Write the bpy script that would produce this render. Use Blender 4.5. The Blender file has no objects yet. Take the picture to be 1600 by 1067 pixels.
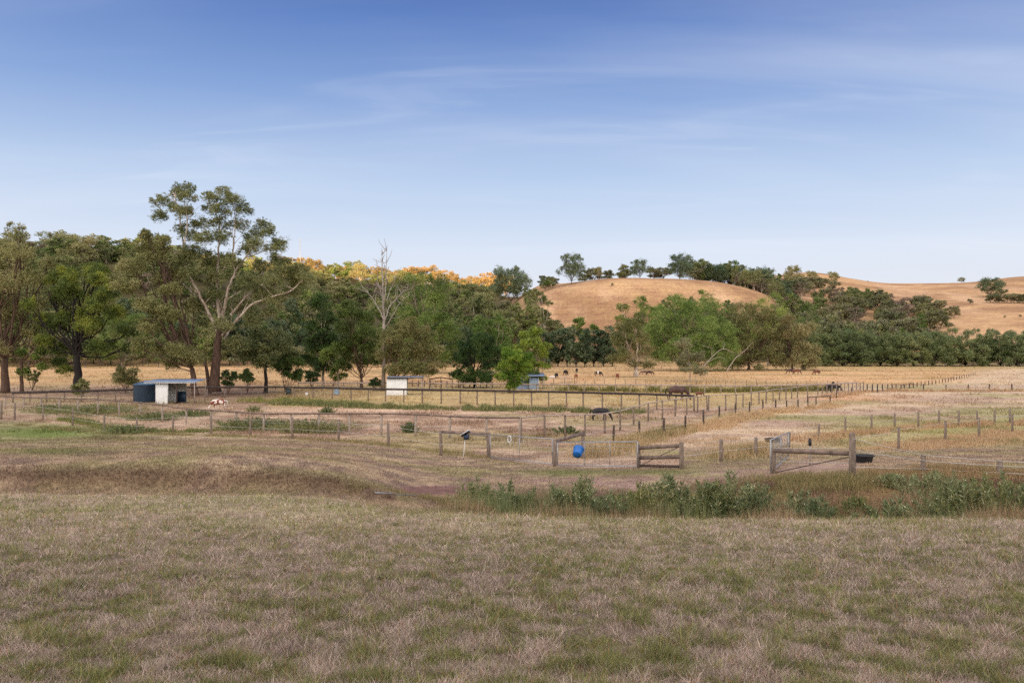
import bpy, math, random
import numpy as np
from mathutils import Vector
R = math.radians
F = 1250.0          # focal length in photograph pixels
CX, HY = 800.0, 545.0
EYE = 6.2
scene = bpy.context.scene
COL = scene.collection

# ------------------------------------------------------------------ helpers
def lin(r, g, b):
    f = lambda c: (c/255/12.92) if c/255 <= .04045 else ((c/255+.055)/1.055)**2.4
    return (f(r), f(g), f(b))

def _hash(ix, iy, s):
    h = (ix.astype(np.int64)*374761393 + iy.astype(np.int64)*668265263 + s*974634777) & 0xffffffff
    h = ((h ^ (h >> 13))*1274126177) & 0xffffffff
    h = h ^ (h >> 16)
    return (h & 0xffffff)/float(0xffffff)

def vnoise(x, y, s=0):
    x = np.asarray(x, float); y = np.asarray(y, float)
    ix = np.floor(x); iy = np.floor(y); fx = x-ix; fy = y-iy
    fx = fx*fx*(3-2*fx); fy = fy*fy*(3-2*fy)
    a = _hash(ix, iy, s); b = _hash(ix+1, iy, s); c = _hash(ix, iy+1, s); d = _hash(ix+1, iy+1, s)
    return (a*(1-fx)+b*fx)*(1-fy)+(c*(1-fx)+d*fx)*fy

def fbm(x, y, s=0, o=3):
    v = 0; a = .5; t = 0
    for k in range(o):
        v = v+a*vnoise(x*2**k+17.3*k, y*2**k-9.1*k, s+k); t += a; a *= .55
    return v/t

def pchip(xk, yk, x):
    xk = np.asarray(xk, float); yk = np.asarray(yk, float)
    h = np.diff(xk); d = np.diff(yk)/h
    m = np.zeros(len(xk)); m[0] = d[0]; m[-1] = d[-1]
    for i in range(1, len(xk)-1):
        if d[i-1]*d[i] > 0:
            w1 = 2*h[i]+h[i-1]; w2 = h[i]+2*h[i-1]
            m[i] = (w1+w2)/(w1/d[i-1]+w2/d[i])
    x = np.clip(x, xk[0], xk[-1]); i = np.clip(np.searchsorted(xk, x)-1, 0, len(h)-1)
    t = (x-xk[i])/h[i]
    return ((1+2*t)*(1-t)**2*yk[i]+t*(1-t)**2*h[i]*m[i]+t*t*(3-2*t)*yk[i+1]+t*t*(t-1)*h[i]*m[i+1])

def sstep(a, b, x):
    t = np.clip((x-a)/(b-a), 0, 1); return t*t*(3-2*t)

# ------------------------------------------------------------------ terrain
LAWN = {0: 4.75, 4: 4.35, 8: 3.98, 11: 3.64}
NEAR = {
 0:   {13:3.40,16:3.03,18:2.80,20:2.56,20.8:2.5,21.5:2.80,22.5:2.95,24:2.93,27:2.72,30:2.5,33:2.3,36:2.1,40:1.6,45:.9,50:.3,56:0,65:0},
 300: {13:3.40,16:3.03,18:2.80,20:2.56,20.8:2.5,21.5:2.80,22.5:2.97,24:2.95,27:2.75,30:2.5,33:2.25,36:1.98,40:1.55,45:1.0,50:.5,56:.15,65:0},
 500: {13:3.40,16:3.03,18:2.78,20:2.5,20.8:2.45,21.7:2.68,22.5:2.76,24:2.75,27:2.55,30:2.3,33:2.05,36:1.78,40:1.38,45:.92,50:.5,56:.2,65:0},
 700: {13:3.42,15:3.15,16:2.95,17:2.5,18:2.15,20:1.92,22:1.9,24:1.87,27:1.85,30:1.72,33:1.55,36:1.35,40:1.08,45:.74,50:.42,56:.15,65:0},
 865: {13:3.40,14:3.25,15:2.85,16:2.4,18:2.0,20:1.9,22:1.9,24:1.9,27:1.8,30:1.65,33:1.45,36:1.25,40:.95,45:.6,50:.33,56:.1,65:0},
 1067:{13:3.38,14:3.2,15:2.75,16:2.3,18:1.95,20:1.98,22:2.1,24:2.15,27:2.05,30:1.85,33:1.6,36:1.35,40:1.0,45:.65,50:.35,56:.12,65:0},
 1331:{13:3.38,14:3.2,15:2.7,16:2.25,18:1.9,20:2.05,22:2.35,24:2.4,27:2.15,30:1.92,33:1.68,36:1.42,40:1.08,45:.7,50:.4,56:.15,65:0},
 1600:{13:3.38,14:3.2,15:2.75,16:2.3,18:1.95,20:2.1,22:2.4,24:2.45,27:2.3,30:2.1,33:1.85,36:1.6,40:1.25,45:.85,50:.5,56:.2,65:0},
}
FARD = [290, 340, 400, 460, 540, 640, 760, 1000, 1500]
FAR = {  # image rows of the ground at those distances
 -600:[571,520,440,410,400,405,415,430,470],
 0:   [571,525,440,402,412,425,440,450,470],
 230: [571,528,450,408,414,425,440,450,470],
 450: [571,540,500,470,450,434,450,470,490],
 600: [571,545,508,480,456,440,452,470,490],
 760: [571,545,512,490,470,458,466,478,490],
 850: [571,530,456,446,458,470,475,480,495],
 1000:[571,520,434,440,450,455,460,470,490],
 1100:[571,527,440,442,450,452,456,465,490],
 1200:[571,543,463,460,456,446,434,442,470],
 1260:[571,552,520,490,465,446,428,440,470],
 1400:[571,552,528,508,485,462,446,452,470],
 1500:[571,552,526,505,482,460,444,450,470],
 1600:[571,550,522,500,478,456,434,440,470],
 2200:[571,548,518,490,465,440,420,425,450],
}
DG = np.concatenate([np.linspace(0, 70, 701), np.linspace(70, 1500, 1431)[1:]])
PG = np.linspace(-600, 2200, 281)
def _build():
    nk = sorted(NEAR); near = []
    for k in nk:
        d = dict(LAWN); d.update(NEAR[k]); d[290] = 0; d[1500] = 0
        ks = sorted(d); near.append(pchip(ks, [d[q] for q in ks], DG))
    near = np.array(near)
    fk = sorted(FAR); far = []
    for k in fk:
        z = [EYE+(HY-v)/F*D for v, D in zip(FAR[k], FARD)]; z[0] = 0.0
        far.append(np.where(DG < 290, 0, pchip([200, 285]+FARD[1:], [0, 0]+z[1:], DG)))
    far = np.array(far)
    out = np.zeros((len(PG), len(DG)))
    for j in range(len(DG)):
        out[:, j] = pchip([-600]+nk+[2200], [near[0, j]]+list(near[:, j])+[near[-1, j]], PG)
    o2 = np.array([pchip(fk, far[:, j], PG) for j in range(701, len(DG))]).T
    out[:, 701:] += o2
    return out
ZG = _build()
DI = np.arange(len(DG))
def Z(x, y):
    x = np.asarray(x, float); y = np.asarray(y, float)
    yy = np.maximum(y, 0.0)
    px = np.clip(CX+F*x/np.maximum(y, 12.0), PG[0], PG[-1])
    fi = np.interp(yy, DG, DI); i = np.clip(fi.astype(int), 0, len(DG)-2); t = fi-i
    fp = (px-PG[0])/(PG[1]-PG[0]); p = np.clip(fp.astype(int), 0, len(PG)-2); s = fp-p
    z = (ZG[p, i]*(1-t)+ZG[p, i+1]*t)*(1-s)+(ZG[p+1, i]*(1-t)+ZG[p+1, i+1]*t)*s
    amp = .10*sstep(10, 25, y)*(1-sstep(55, 75, y))
    z = z+amp*(fbm(x*.35, y*.35, 5)-.5)+.05*(fbm(x*.8, y*.8, 9)-.5)*(1-sstep(40, 60, y))
    z = z+6*(fbm(x*.008, y*.008, 3)-.5)*sstep(360, 480, y)+1.2*(fbm(x*.04, y*.04, 23)-.5)*sstep(330, 420, y)
    # unseen hills added behind the camera, crest shaped to keep sun off the valley
    hc = 117+48*sstep(-260, -60, x)+18*(1-sstep(-560, -430, x))+9*(fbm(x*.02, 0*x, 31)-.5)
    z = z+(hc-z)*sstep(-130, -600, y)
    return z

def G(px, py):
    """world point where the sight line through a photo pixel meets the ground"""
    d = np.concatenate([np.linspace(3, 80, 2400), np.linspace(80, 1300, 4000)])
    u = (px-CX)/F
    row = HY+F*(EYE-Z(u*d, d))/d
    k = np.argmax(row <= py)
    D = d[k] if row[k] <= py else d[-1]
    x = u*D
    return Vector((x, D, float(Z(x, D))))

def P(px, py, D):
    return Vector(((px-CX)/F*D, D, EYE+(HY-py)/F*D))

def atd(px, D):
    x = (px-CX)/F*D
    return Vector((x, D, float(Z(x, D))))

# ------------------------------------------------------------------ objects
def tag(o, label=None, cat=None, group=None, kind=None):
    if label: o['label'] = label
    if cat: o['category'] = cat
    if group: o['group'] = group
    if kind: o['kind'] = kind
    return o

def empty(name, loc, label, cat, group=None, rz=0.0):
    o = bpy.data.objects.new(name, None); COL.objects.link(o)
    o.location = loc; o.rotation_euler = (0, 0, rz); o.empty_display_size = .3
    return tag(o, label, cat, group)

def npmesh(name, verts, faces, mat, cols=None, smooth=False, uv=None):
    """faces: (n,k) int array or list of such arrays"""
    me = bpy.data.meshes.new(name)
    if not isinstance(faces, (list, tuple)): faces = [faces]
    faces = [np.asarray(f) for f in faces if len(f)]
    verts = np.asarray(verts, np.float32)
    me.vertices.add(len(verts)); me.vertices.foreach_set('co', verts.ravel())
    loops = np.concatenate([f.ravel() for f in faces]).astype(np.int32)
    tot = np.concatenate([np.full(len(f), f.shape[1], np.int32) for f in faces])
    st = np.concatenate([[0], np.cumsum(tot)[:-1]]).astype(np.int32)
    me.loops.add(len(loops)); me.loops.foreach_set('vertex_index', loops)
    me.polygons.add(len(tot)); me.polygons.foreach_set('loop_start', st); me.polygons.foreach_set('loop_total', tot)
    if smooth: me.polygons.foreach_set('use_smooth', np.ones(len(tot), bool))
    if cols is not None:
        a = me.color_attributes.new('col', 'FLOAT_COLOR', 'POINT')
        c = np.ones((len(verts), 4), np.float32); c[:, :3] = cols
        a.data.foreach_set('color', c.ravel())
    me.update(calc_edges=True)
    if mat: me.materials.append(mat)
    return me

def mkobj(name, me, parent=None, loc=None):
    o = bpy.data.objects.new(name, me); COL.objects.link(o)
    if parent is not None: o.parent = parent
    if loc is not None: o.location = loc
    return o

class MB:
    """collects simple solids into one mesh"""
    def __init__(s): s.v = []; s.q = []; s.t = []; s.n = 0
    def add(s, v, q=None, t=None):
        v = np.asarray(v, float)
        if q is not None and len(q): s.q.append(np.asarray(q)+s.n)
        if t is not None and len(t): s.t.append(np.asarray(t)+s.n)
        s.v.append(v); s.n += len(v); return s
    def box(s, c, size, rz=0.0, rx=0.0, ry=0.0):
        h = np.array(size)/2
        v = np.array([[a, b, d] for a in (-1, 1) for b in (-1, 1) for d in (-1, 1)])*h
        for ang, ax in ((rx, 0), (ry, 1), (rz, 2)):
            if ang:
                c_, s_ = math.cos(ang), math.sin(ang); i, j = [(1, 2), (2, 0), (0, 1)][ax]
                vi = v[:, i]*c_-v[:, j]*s_; vj = v[:, i]*s_+v[:, j]*c_; v[:, i] = vi; v[:, j] = vj
        return s.add(v+np.array(c), [[0, 1, 3, 2], [4, 6, 7, 5], [0, 4, 5, 1], [2, 3, 7, 6], [0, 2, 6, 4], [1, 5, 7, 3]])
    def tube(s, pts, rad, n=6, caps=True):
        pts = np.asarray(pts, float); m = len(pts)
        rad = np.full(m, rad, float) if np.isscalar(rad) else np.asarray(rad, float)
        tg = np.gradient(pts, axis=0); tg /= np.linalg.norm(tg, axis=1)[:, None]+1e-9
        up = np.array([0, 0, 1.0]) if abs(tg[0][2]) < .9 else np.array([1.0, 0, 0])
        a = np.cross(tg[0], up); a /= np.linalg.norm(a)
        V = []
        for i in range(m):
            a = a-tg[i]*np.dot(a, tg[i]); a /= np.linalg.norm(a)+1e-9; b = np.cross(tg[i], a)
            th = np.arange(n)*2*math.pi/n
            V.append(pts[i]+rad[i]*(np.cos(th)[:, None]*a+np.sin(th)[:, None]*b))
        V = np.concatenate(V)
        k = np.arange(n); k2 = (k+1) % n
        q = np.concatenate([np.stack([i*n+k, i*n+k2, (i+1)*n+k2, (i+1)*n+k], 1) for i in range(m-1)])
        t = None
        if caps:
            V = np.concatenate([V, pts[:1], pts[-1:]]); c0 = m*n; c1 = c0+1
            t = np.concatenate([np.stack([k2, k, np.full(n, c0)], 1), np.stack([(m-1)*n+k, (m-1)*n+k2, np.full(n, c1)], 1)])
        return s.add(V, q, t)
    def build(s, name, mat, parent=None, loc=None, smooth=False, label=None):
        v = np.concatenate(s.v)
        f = []
        if s.q: f.append(np.concatenate(s.q))
        if s.t: f.append(np.concatenate(s.t))
        o = mkobj(name, npmesh(name, v, f, mat, smooth=smooth), parent, loc)
        if label: o['label'] = label
        return o

# ------------------------------------------------------------------ materials
def newmat(name):
    m = bpy.data.materials.new(name); m.use_nodes = True
    nt = m.node_tree; b = nt.nodes['Principled BSDF']
    return m, nt, b
def node(nt, t, **kw):
    n = nt.nodes.new(t)
    for k, v in kw.items(): setattr(n, k, v)
    return n
def plain(name, col, rough=.7, metal=0.0, nscale=8.0, namt=.25, bump=0.0, dark=None, obj=True, stretch=(1, 1, 1), spec=None):
    m, nt, b = newmat(name); L = nt.links
    tc = node(nt, 'ShaderNodeTexCoord'); mp = node(nt, 'ShaderNodeMapping'); mp.inputs['Scale'].default_value = stretch
    L.new(tc.outputs['Object'], mp.inputs['Vector'])
    nz = node(nt, 'ShaderNodeTexNoise'); nz.inputs['Scale'].default_value = nscale; nz.inputs['Detail'].default_value = 5
    L.new(mp.outputs[0], nz.inputs['Vector'])
    cr = node(nt, 'ShaderNodeValToRGB'); cr.color_ramp.elements[0].position = .32; cr.color_ramp.elements[1].position = .68
    dk = dark if dark else tuple(c*(1-namt) for c in col); lt = tuple(min(1, c*(1+namt*.5)) for c in col)
    cr.color_ramp.elements[0].color = (*dk, 1); cr.color_ramp.elements[1].color = (*lt, 1)
    L.new(nz.outputs['Fac'], cr.inputs[0]); L.new(cr.outputs[0], b.inputs['Base Color'])
    b.inputs['Roughness'].default_value = rough; b.inputs['Metallic'].default_value = metal
    if spec is not None: b.inputs['Specular IOR Level'].default_value = spec
    if bump:
        bp = node(nt, 'ShaderNodeBump'); bp.inputs['Strength'].default_value = bump; bp.inputs['Distance'].default_value = .02
        L.new(nz.outputs['Fac'], bp.inputs['Height']); L.new(bp.outputs[0], b.inputs['Normal'])
    return m
def leafmat(name, trans=.3, rough=.6):
    m, nt, b = newmat(name); L = nt.links
    at = node(nt, 'ShaderNodeAttribute', attribute_name='col')
    oi = node(nt, 'ShaderNodeObjectInfo')
    hs = node(nt, 'ShaderNodeHueSaturation')
    mh = node(nt, 'ShaderNodeMapRange'); mh.inputs['To Min'].default_value = .475; mh.inputs['To Max'].default_value = .52
    mv = node(nt, 'ShaderNodeMapRange'); mv.inputs['To Min'].default_value = 1.22; mv.inputs['To Max'].default_value = .8
    L.new(oi.outputs['Random'], mh.inputs[0]); L.new(oi.outputs['Random'], mv.inputs[0])
    L.new(mh.outputs[0], hs.inputs['Hue']); L.new(mv.outputs[0], hs.inputs['Value'])
    L.new(at.outputs['Color'], hs.inputs['Color']); L.new(hs.outputs[0], b.inputs['Base Color'])
    b.inputs['Roughness'].default_value = rough; b.inputs['Specular IOR Level'].default_value = .25
    tr = node(nt, 'ShaderNodeBsdfTranslucent'); L.new(hs.outputs[0], tr.inputs['Color'])
    mx = node(nt, 'ShaderNodeMixShader'); mx.inputs[0].default_value = trans
    L.new(b.outputs[0], mx.inputs[1]); L.new(tr.outputs[0], mx.inputs[2])
    L.new(mx.outputs[0], nt.nodes['Material Output'].inputs['Surface'])
    return m
def grassmat(name):
    m, nt, b = newmat(name); L = nt.links
    at = node(nt, 'ShaderNodeAttribute', attribute_name='col')
    L.new(at.outputs['Color'], b.inputs['Base Color'])
    b.inputs['Roughness'].default_value = .7; b.inputs['Specular IOR Level'].default_value = .15
    tr = node(nt, 'ShaderNodeBsdfTranslucent'); L.new(at.outputs['Color'], tr.inputs['Color'])
    mx = node(nt, 'ShaderNodeMixShader'); mx.inputs[0].default_value = .3
    L.new(b.outputs[0], mx.inputs[1]); L.new(tr.outputs[0], mx.inputs[2])
    L.new(mx.outputs[0], nt.nodes['Material Output'].inputs['Surface'])
    return m
M = {}
M['leaf'] = leafmat('foliage')
M['grass'] = grassmat('grass_blades')
M['bark_brown'] = plain('bark_brown', lin(98, 76, 62), .9, nscale=2.2, namt=.5, bump=.6, stretch=(3, 3, .5))
M['bark_dark'] = plain('bark_dark', lin(44, 38, 34), .9, nscale=3, namt=.4, bump=.6, stretch=(3, 3, .5))
M['bark_pale'] = plain('bark_pale', lin(196, 184, 166), .75, nscale=1.1, namt=.45, bump=.2, dark=lin(130, 108, 90), stretch=(2, 2, .5))
M['bark_grey'] = plain('bark_grey', lin(138, 124, 108), .85, nscale=2, namt=.4, bump=.3, stretch=(3, 3, .5))
M['bark_dead'] = plain('bark_dead', lin(168, 158, 146), .8, nscale=1.5, namt=.35, stretch=(3, 3, .4))
M['post'] = plain('post_timber', lin(142, 126, 112), .9, nscale=6, namt=.45, bump=.5, stretch=(4, 4, .6))
M['post_pale'] = plain('post_timber_pale', lin(176, 162, 148), .9, nscale=6, namt=.4, bump=.4, stretch=(4, 4, .6))
M['post_dark'] = plain('post_timber_dark', lin(84, 70, 62), .9, nscale=6, namt=.4, bump=.5, stretch=(4, 4, .6))
M['rail'] = plain('rail_timber', lin(128, 110, 98), .9, nscale=3, namt=.5, bump=.5, stretch=(1, 1, 1))
M['rail_pale'] = plain('rail_timber_pale', lin(178, 160, 146), .85, nscale=3, namt=.35)
M['rail_dark'] = plain('rail_timber_dark', lin(66, 56, 52), .9, nscale=3, namt=.4)
M['wire'] = plain('white_tape', lin(204, 201, 192), .6, namt=.1)
M['steel'] = plain('galvanised_steel', lin(165, 168, 170), .45, metal=.5, namt=.2)
M['black'] = plain('black_rubber', lin(38, 41, 46), .55, namt=.3)

# ------------------------------------------------------------------ camera
cam = bpy.data.cameras.new('camera'); co = bpy.data.objects.new('camera', cam); COL.objects.link(co)
cam.sensor_width = 36; cam.lens = 36*F/1600
cam.shift_y = (HY-533.5)/1600
cam.clip_start = .1; cam.clip_end = 6000
co.location = (0, 0, EYE); co.rotation_euler = (R(90), 0, 0)
scene.camera = co

# ------------------------------------------------------------------ light
SUN_EL = 3.0
SUN_ROT = 194.0
GLOW = 13.0
w = bpy.data.worlds.new('World'); scene.world = w; w.use_nodes = True
nt = w.node_tree; L = nt.links; bg = nt.nodes['Background']
sky = node(nt, 'ShaderNodeTexSky', sky_type='NISHITA'); sky.sun_disc = False
sky.sun_elevation = R(SUN_EL); sky.sun_rotation = R(SUN_ROT); sky.altitude = 100
sky.air_density = 1.0; sky.dust_density = .6; sky.ozone_density = 1.6
tc = node(nt, 'ShaderNodeTexCoord')
sep = node(nt, 'ShaderNodeSeparateXYZ'); L.new(tc.outputs['Generated'], sep.inputs[0])
# thin streaks of high cloud: noise on a plane far overhead
zc = node(nt, 'ShaderNodeMath', operation='MAXIMUM'); L.new(sep.outputs['Z'], zc.inputs[0]); zc.inputs[1].default_value = .02
za = node(nt, 'ShaderNodeMath', operation='ADD'); L.new(zc.outputs[0], za.inputs[0]); za.inputs[1].default_value = .12
dv = node(nt, 'ShaderNodeVectorMath', operation='DIVIDE'); L.new(tc.outputs['Generated'], dv.inputs[0])
cb = node(nt, 'ShaderNodeCombineXYZ')
for k in range(3): L.new(za.outputs[0], cb.inputs[k])
L.new(cb.outputs[0], dv.inputs[1])
def cloud(rot, scl, scale, lo, hi, detail=6, dist=.8):
    mp = node(nt, 'ShaderNodeMapping'); mp.inputs['Rotation'].default_value = (0, 0, R(rot)); mp.inputs['Scale'].default_value = scl
    L.new(dv.outputs[0], mp.inputs['Vector'])
    nz = node(nt, 'ShaderNodeTexNoise'); nz.inputs['Scale'].default_value = scale; nz.inputs['Detail'].default_value = detail
    nz.inputs['Distortion'].default_value = dist; L.new(mp.outputs[0], nz.inputs['Vector'])
    mr = node(nt, 'ShaderNodeMapRange', interpolation_type='SMOOTHSTEP'); mr.inputs['From Min'].default_value = lo; mr.inputs['From Max'].default_value = hi
    L.new(nz.outputs['Fac'], mr.inputs[0]); return mr.outputs[0]
c1 = cloud(-62, (.4, 1.1, 1), .8, .4, .85, 7, .6)
c2 = cloud(52, (.35, 1.4, 1), 1.7, .5, .9, 9, 1.5)
ad = node(nt, 'ShaderNodeMath', operation='ADD'); L.new(c1, ad.inputs[0]); L.new(c2, ad.inputs[1])
# pale band of milky air low down
hz = node(nt, 'ShaderNodeMapRange', interpolation_type='SMOOTHERSTEP'); L.new(sep.outputs['Z'], hz.inputs[0])
hz.inputs['From Min'].default_value = .36; hz.inputs['From Max'].default_value = 0.0; hz.inputs['To Min'].default_value = 0; hz.inputs['To Max'].default_value = .85
m1 = node(nt, 'ShaderNodeMath', operation='MULTIPLY'); L.new(ad.outputs[0], m1.inputs[0]); m1.inputs[1].default_value = .32
SKY_TOP = node(nt, 'ShaderNodeMix', data_type='RGBA'); SKY_TOP.inputs[0].default_value = .9
L.new(sky.outputs[0], SKY_TOP.inputs[6])
gr = node(nt, 'ShaderNodeValToRGB'); L.new(sep.outputs['Z'], gr.inputs[0])
els = gr.color_ramp.elements
stops = [(0.0, (232, 231, 239)), (.05, (229, 232, 242)), (.12, (218, 228, 246)), (.2, (186, 207, 238)), (.29, (138, 168, 219)), (.37, (100, 134, 198)), (.43, (68, 102, 173)), (1.0, (60, 92, 160))]
els[0].position = 0; els[0].color = (*[c*7.2 for c in lin(*stops[0][1])], 1)
els[1].position = 1; els[1].color = (*[c*7.2 for c in lin(*stops[-1][1])], 1)
for p_, c_ in stops[1:-1]:
    e = els.new(p_); e.color = (*[c*7.2 for c in lin(*c_)], 1)
L.new(gr.outputs[0], SKY_TOP.inputs[7])
mx = node(nt, 'ShaderNodeMix', data_type='RGBA'); L.new(m1.outputs[0], mx.inputs[0]); L.new(SKY_TOP.outputs[2], mx.inputs[6])
mx.inputs[7].default_value = (*[c*7.5 for c in lin(228, 231, 240)], 1)
# warm sunset-side glow added to the sky behind and overhead, to brighten the ground
gd = node(nt, 'ShaderNodeVectorMath', operation='DOT_PRODUCT'); L.new(tc.outputs['Generated'], gd.inputs[0]); gd.inputs[1].default_value = (-.16, -.74, .65)
gl = node(nt, 'ShaderNodeMapRange', interpolation_type='SMOOTHSTEP'); L.new(gd.outputs['Value'], gl.inputs[0])
gl.inputs['From Min'].default_value = -.2; gl.inputs['From Max'].default_value = .85
gs = node(nt, 'ShaderNodeMix', data_type='RGBA', blend_type='ADD'); L.new(gl.outputs[0], gs.inputs[0]); L.new(mx.outputs[2], gs.inputs[6])
gs.inputs[7].default_value = (*[GLOW*c for c in (1.0, .88, .74)], 1)
L.new(gs.outputs[2], bg.inputs['Color']); bg.inputs['Strength'].default_value = .055

sl = bpy.data.lights.new('sun', 'SUN'); so = bpy.data.objects.new('sun', sl); COL.objects.link(so)
sl.energy = 5.0; sl.angle = R(.5); sl.color = (1.0, .67, .34)
sd = Vector((math.sin(R(SUN_ROT)), math.cos(R(SUN_ROT)), math.tan(R(SUN_EL)))).normalized()
so.rotation_euler = sd.to_track_quat('Z', 'Y').to_euler(); so.location = (-60, -40, 60)

# ------------------------------------------------------------------ ground
def rgb(*c): return np.array(lin(*c))
STRAW = rgb(192, 172, 144); PINK = rgb(176, 154, 132); GREEN = rgb(104, 112, 62); YGREEN = rgb(162, 156, 98)
def mixc(a, b, t): return a*(1-t)[:, None]+b*t[:, None]
def ell(px, py, cx, cy, rx, ry): return np.exp(-(((px-cx)/rx)**2+((py-cy)/ry)**2))
def ground_colour(x, y, z):
    """ground cover by place: what grows or lies where, plus painted shade under the lawn"""
    x = np.asarray(x, float); y = np.asarray(y, float); n = len(x)
    D = np.maximum(y, 3.0); px = CX+F*x/np.maximum(D, 3); py = HY+F*(EYE-z)/D
    n1 = fbm(x*.5, y*.5, 40); n2 = fbm(x*1.8, y*1.8, 44); n3 = fbm(x*.12, y*.12, 48); n4 = fbm(x*5, y*5, 52)
    # lawn
    c = mixc(np.tile(STRAW*.92, (n, 1)), PINK*.9, sstep(.4, .6, n2))
    gA = sstep(.44, .64, n1*.5+n2*.5)*.62
    c = mixc(c, YGREEN*.95, sstep(.4, .66, n3*.6+n1*.4)*.55)
    c = mixc(c, GREEN*1.05, gA*.4)*(.5+.4*sstep(8, 15, y))[:, None]  # ground darkened towards the camera, painted shade between the grass blades
    # terrace and bank beyond
    ter = sstep(18, 21, y)
    tc_ = mixc(np.tile(rgb(180, 158, 128), (n, 1)), rgb(150, 128, 110), sstep(.35, .65, n2))
    tc_ = mixc(tc_, rgb(146, 142, 88), sstep(.45, .7, n1)*.5)
    c = mixc(c, tc_, ter)
    bank = np.exp(-((y-21.5)/.8)**2)*(px < 620)
    c = mixc(c, rgb(112, 90, 72), bank*.9*sstep(.2, .5, n1))
    # ditch and its far bank
    dt = sstep(14.2, 15.5, y)*(1-sstep(22.5, 25, y))*sstep(640, 760, px)
    dc = mixc(np.tile(rgb(116, 92, 76), (n, 1)), rgb(132, 120, 80), sstep(.4, .62, n2))
    c = mixc(c, dc, dt)
    c = mixc(c, rgb(122, 78, 60), dt*ell(px, py, 1400, 780, 120, 26)*.5)
    # track and bare patches
    rut = ell(px, py, 700, 767, 75, 7)+ell(px, py, 880, 752, 80, 9)+ell(px, py, 1000, 758, 60, 11)*1.1+ell(px, py, 1130, 742, 90, 10)+ell(px, py, 1285, 728, 70, 9)+ell(px, py, 930, 728, 60, 8)
    c = mixc(c, rgb(166, 138, 124), np.clip(rut, 0, 1)*sstep(.25, .5, n2))
    c = mixc(c, rgb(132, 102, 92), sstep(.25, .6, ell(px, py, 682, 766, 78, 8))*(y > 18))
    c = mixc(c, rgb(116, 124, 66), np.clip(ell(px, py, 890, 738, 80, 6)+ell(px, py, 1040, 738, 60, 4), 0, 1)*.8)
    # green dip on the left
    c = mixc(c, rgb(112, 128, 64), np.clip(ell(px, py, 60, 676, 150, 13), 0, 1)*.95*(y > 20))
    c = mixc(c, rgb(108, 118, 62), ell(px, py, 90, 706, 90, 6)*.6*(y > 20))
    # yards
    fl_ = np.interp(px, [-200, 2, 114, 214, 330, 457, 607, 689, 763, 865, 1000, 1065, 1700], [654, 656, 665, 677, 677, 686, 698, 713, 718, 731, 733, 733, 700])
    far = np.where(px < 1065, sstep(0, 2.5, fl_-py)*(y > 26), sstep(38, 48, y))
    yard = mixc(np.tile(rgb(192, 165, 138), (n, 1)), rgb(160, 133, 110), sstep(.36, .62, n1))
    yard = mixc(yard, rgb(156, 146, 96), sstep(.55, .7, fbm(x*.15, y*.15, 60))*.55)
    yard = mixc(yard, rgb(216, 186, 158), ell(px, py, 560, 641, 260, 5)*.8)
    yard = mixc(yard, rgb(140, 128, 92), ell(px, py, 150, 636, 170, 14)*.6)
    back = sstep(82, 90, y)
    yard = mixc(yard, rgb(190, 166, 118), back*(px > 420))
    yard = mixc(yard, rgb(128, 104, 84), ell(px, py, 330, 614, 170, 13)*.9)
    # right paddock
    right = sstep(0, 1, (px-(1100+(655-py)*4.2))/60+.5)
    rp = mixc(np.tile(rgb(206, 182, 150), (n, 1)), rgb(184, 158, 134), sstep(.35, .65, fbm(x*.08, y*.25, 62)))
    rp = mixc(rp, rgb(162, 156, 104), sstep(.5, .68, fbm(x*.06, y*.14, 66))*.8)
    rp = mixc(rp, rgb(154, 146, 92), sstep(645, 668, py)*sstep(1230, 1330, px)*.7)
    rp = mixc(rp, rgb(214, 170, 124), ell(px, py, 1320, 622, 90, 6)*.7)
    fc = mixc(yard, rp, right)
    # golden far paddock
    gp = sstep(125, 150, y)
    g = mixc(np.tile(rgb(210, 172, 126), (n, 1)), rgb(186, 156, 110), sstep(.35, .65, fbm(x*.03, y*.09, 70)))
    g = mixc(g, rgb(212, 188, 156), sstep(1430, 1520, px+(600-py)*-3)*.8)
    g = mixc(g, rgb(170, 152, 100), sstep(225, 262, y)*sstep(1150, 1280, px)*.6)
    g = mixc(g, rgb(132, 96, 74), ell(px, py, 560, 602, 300, 7)*.5)
    fc = mixc(fc, g, gp)
    c = mixc(c, fc, far)
    # hills
    hl = sstep(292, 318, y)
    h = mixc(np.tile(rgb(196, 158, 116), (n, 1)), rgb(162, 126, 92), sstep(.35, .66, fbm(x*.02, y*.05, 74)))
    h = mixc(h, rgb(212, 176, 138), sstep(.5, .8, fbm(x*.06, y*.012+z*.05, 78))*.7)
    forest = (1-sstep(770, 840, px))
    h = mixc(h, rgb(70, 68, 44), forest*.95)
    g2 = sstep(1190, 1240, px)*(1-sstep(1400, 1490, px))*sstep(470, 500, py)
    h = mixc(h, rgb(128, 104, 72), g2*.7)
    h = mixc(h, rgb(66, 62, 40), sstep(548, 556, py)*.9)
    c = mixc(c, h, hl)
    c = mixc(c, rgb(100, 96, 58), (1-sstep(-60, -20, y)))
    return c*(.93+.14*n4)[:, None]

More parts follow.
